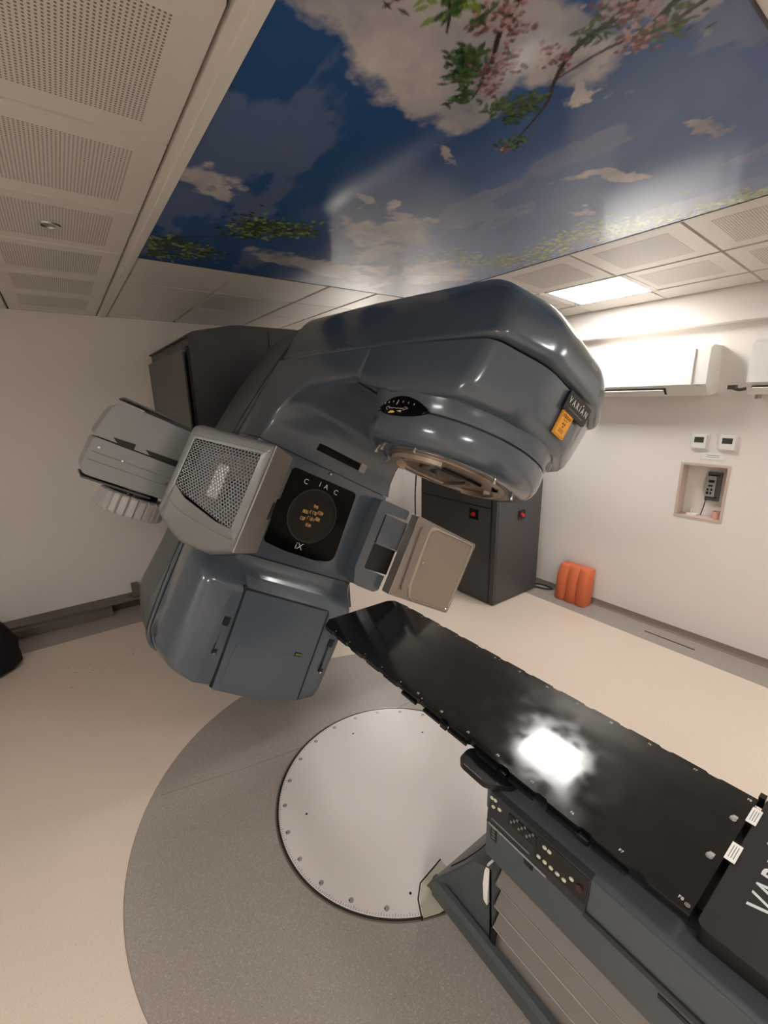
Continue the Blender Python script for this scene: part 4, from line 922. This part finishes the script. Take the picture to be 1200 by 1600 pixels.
b = MB(); b.box((3.30, 2.420, .79), (3.40, 2.427, .88), .002); e2 = obj('stop_plate', b, M_['black'], CB); b = MB(); b.cyl((3.35, 2.422, .835), (3.35, 2.400, .835), .022, .018, n=20); obj('stop_button', b, M_['redled'], e2)
o = MB(); o.tube(cr([(2.975, 3.52, 1.62), (2.972, 3.50, 1.2), (2.955, 3.50, .9), (2.965, 3.50, .4), (2.98, 3.50, .012)], 6), .008); tag(obj('wall_cable', o, M_['cable'], None), 'thin dark cable hanging down beside the left edge of the grey cabinet', 'cable')
o = MB(); o.tube(cr([(3.66, 2.50, .012), (3.70, 2.36, .012), (3.76, 2.30, .012), (3.78, 2.40, .012), (3.74, 2.50, .012), (3.70, 2.60, .012)], 8), .009); tag(obj('floor_cable', o, M_['cable'], None), 'dark cable looping on the floor between the grey cabinet and the wall', 'cable')

# ------------------------------------------------------------------ orange foam wedge
b = MB(); n = 36; rings = []
def fw(z, lean, ins):
    r = []; y0, y1 = 1.885+ins, 2.195-ins
    for k in range(n+1):
        t_ = k/n; y = y0+(y1-y0)*t_; x = 3.655-.022*abs(math.sin(3*PI*t_))**.6-.02+ins+lean; r.append((x, y, z))
    return r+[(3.735+lean-ins, y1, z), (3.735+lean-ins, y0, z)]
rings = [fw(.004, 0, .004), fw(.012, 0, 0), fw(.22, .018, 0), fw(.262, .024, .002), fw(.335, .050, .008), fw(.348, .054, .016)]
b.loft(rings); tag(obj('foam_positioning_block', b, M_['orange'], None, 60), 'orange ribbed foam block leaning against the right wall on the floor', 'foam block')

# ------------------------------------------------------------------ air conditioners
def aircon(y0, y1, label, nm='air_conditioner'):
    XF = 3.575; t = thing(nm, label, 'air conditioner', (3.68, (y0+y1)/2, 1.885), 'wall air conditioners')
    b = MB(); pf = [(XR, 1.905), (XR, 2.222), (XF+.05, 2.222), (XF+.006, 2.20), (XF, 2.10), (XF+.004, 1.965), (XF+.05, 1.905), (XF+.10, 1.888)]
    b.prism([Vector(p) for p in pf], lambda p: (p.x, y0, p.y), lambda p: (p.x, y1, p.y), .006, 2); obj('body', b, M_['white'], t, 35)
    b = MB(); b.prism([Vector(p) for p in [(XF-.008, 1.965), (XF-.012, 2.08), (XF-.006, 2.198), (XF+.006, 2.198), (XF+.006, 1.965)]], lambda p: (p.x, y0+.085, p.y), lambda p: (p.x, y1-.02, p.y), .002); obj('front_panel', b, M_['white2'], t, 35)
    b = MB(); b.hexa([(XF+.010, y0+.25, 1.938), (XF+.055, y0+.25, 1.900), (XF+.060, y0+.25, 1.906), (XF+.016, y0+.25, 1.944), (XF+.010, y1-.03, 1.938), (XF+.055, y1-.03, 1.900), (XF+.060, y1-.03, 1.906), (XF+.016, y1-.03, 1.944)]); obj('air_slot', b, M_['dark'], t, None)
    b = MB(); b.hexa([(XF+.004, y0+.26, 1.930), (XF+.036, y0+.26, 1.898), (XF+.040, y0+.26, 1.902), (XF+.008, y0+.26, 1.934), (XF+.004, y1-.035, 1.930), (XF+.036, y1-.035, 1.898), (XF+.040, y1-.035, 1.902), (XF+.008, y1-.035, 1.934)]); obj('louver', b, M_['white'], t, None)
    b = MB(); b.box((XF-.001, y0+.03, 1.955), (XF+.004, y0+.055, 1.963)); obj('badge', b, M_['inkgrey'], t, None)
    return t
aircon(1.185, 2.02, 'white wall air conditioner directly right of the machine head'); 
t = aircon(.12, .965, 'white wall air conditioner cut off by the right edge of the photo')
b = MB(); b.tube(cr([(3.70, .985, 1.93), (3.68, 1.02, 1.922), (3.66, 1.045, 1.93), (3.655, 1.06, 1.94)], 5), .010); b.box((3.63, 1.03, 1.925), (3.67, 1.075, 1.952), .003); obj('sensor_plug', b, M_['cable'], t)
b = MB(); b.cyl((3.74, .93, 1.889), (3.74, .93, 1.862), .016, n=16); obj('drain_stub', b, M_['silver2'], t)

# ------------------------------------------------------------------ things on the right wall
def thermostat(y0, y1, label):
    t = thing('thermostat', label, 'thermostat', (XR, (y0+y1)/2, 1.505), 'thermostats above the wall niche')
    b = MB(); b.box((XR-.012, y0, 1.506), (XR, y1, 1.612), .004); obj('base', b, M_['white'], t)
    b = MB(); b.box((XR-.022, y0+.008, 1.512), (XR-.011, y1-.008, 1.606), .004); obj('housing', b, M_['white2'], t)
    b = MB(); b.box((XR-.0235, y0+.024, 1.553), (XR-.021, y1-.020, 1.593)); obj('screen', b, M_['lcd'], t, None)
    for k in range(4): b = MB(); b.box((XR-.0235, y0+.022+k*.018, 1.528), (XR-.0215, y0+.032+k*.018, 1.533)); obj('key', b, M_['white'], t, None)
thermostat(1.183, 1.287, 'left white thermostat with dark screen above the wall niche')
thermostat(1.010, 1.116, 'right white thermostat with dark screen above the wall niche')
t = thing('wall_notice', 'small white printed label between the thermostats and the wall niche', 'label', (XR, 1.14, 1.432))
b = MB(); b.box((XR-.003, 1.073, 1.433), (XR, 1.211, 1.480)); obj('card', b, M_['white2'], t, None)
for z in (1.462, 1.450): b = MB(); b.box((XR-.0036, 1.10, z), (XR-.0028, 1.185, z+.0025)); obj('small_print', b, M_['inkgrey'], t, None)
t = thing('intercom_phone', 'grey wall intercom with white keypad mounted inside the wall niche', 'intercom', (XR+.10, 1.13, 1.10))
XN = XR+.109
b = MB(); b.box((XN-.022, 1.090, 1.112), (XN, 1.178, 1.330), .004); obj('back_plate', b, M_['inkgrey'] if False else mat('intercom_grey', (96, 92, 88), .4), t)
b = MB(); b.box((XN-.034, 1.118, 1.145), (XN-.020, 1.178, 1.300), .004); obj('keypad', b, M_['silver2'], t)
for k, (y, z, sy, sz) in enumerate(((1.135, 1.262, .018, .010), (1.138, 1.228, .014, .006), (1.128, 1.198, .006, .008), (1.152, 1.198, .006, .008), (1.130, 1.172, .005, .010), (1.152, 1.172, .008, .010))): b = MB(); b.box((XN-.037, y-sy+.01, z-sz), (XN-.033, y+sy+.01, z+sz), .001); obj('key', b, M_['black'], t, None)
for zz in (1.140, 1.304): b = MB(); b.box((XN-.030, 1.100, zz), (XN-.020, 1.172, zz+.006)); obj('grip_line', b, M_['black'], t, None)
b = MB(); b.tube(cr([(XN-.03, 1.165, 1.12), (XN-.03, 1.170, 1.07), (XN-.03, 1.178, 1.02), (XN-.035, 1.182, .992)], 5), .004); obj('cord', b, M_['cable'], t)
b = MB(); b.lathe((XR+.055, 1.075), [(0, .988), (.026, .988), (.029, 1.045), (.026, 1.045), (.024, .994), (0, .994)], 28); tag(obj('small_cup', b, M_['pink'], None), 'small salmon pink cup standing in the bottom right corner of the niche', 'cup')
b = MB(); b.box((XR+.05, 1.20, .9875), (XR+.10, 1.27, .998), .004); b.cyl((XR+.08, 1.25, .998), (XR+.08, 1.25, 1.03), .006, n=12); tag(obj('niche_bracket', b, M_['white'], None), 'small white bracket lying in the bottom left of the wall niche', 'bracket')

# ------------------------------------------------------------------ back left: trunking and black bag
t = thing('cable_trunking', 'brown-grey cable trunking on the floor along the left part of the back wall', 'trunking', (-.1, 4.64, 0))
b = MB(); b.box((-1.2, 4.50, .0015), (.11, YB-.005, .075), .004); obj('wide_duct', b, M_['trunk'], t)
b = MB(); b.box((-1.2, 4.56, .076), (.72, YB-.005, .092), .003); obj('lid', b, M_['trunk'], t)
b = MB(); b.box((.112, 4.60, .0015), (.72, YB-.005, .074), .003); obj('narrow_duct', b, mat('duct_dark', (62, 50, 44), .6), t)
b = MB(); b.box((.30, 4.60, .094), (.36, 4.72, .20), .004); obj('upright_duct', b, M_['trunk'], t)
b = MB(); rings = []; Rq = random.Random(2); n = 24
for z, r in ((.003, .12), (.02, .165), (.10, .17), (.22, .165), (.34, .135), (.42, .09), (.46, .04)):
    rings.append([(-.71+(r*(1+.10*math.sin(3*k*2*PI/n+z*9)+.05*math.sin(7*k*2*PI/n-z*20)))*math.cos(2*PI*k/n), 4.02+(r*(1+.08*math.cos(4*k*2*PI/n+z*5)))*math.sin(2*PI*k/n), z) for k in range(n)])
b.loft(rings); tag(obj('black_bag', b, M_['cloth'], None, 60), 'black cloth bundle on the floor at the left edge of the photo', 'bag')

# the tabletop hangs slightly towards its far side and tip
def sag(o):
    if o.type != 'MESH': return
    c = WORLDLOC[o.name]; me = o.data
    for v in me.vertices: v.co.z -= .035*(c.x+v.co.x-X0)+.012*(c.y+v.co.y-.18)
    for ch in o.children: sag(ch)
for o in list(CO.children):
    if o.name.split('.')[0] in ('tabletop', 'side_rail', 'rail_clamp', 'table_section', 'paper_tag', 'end_clip'): sag(o)
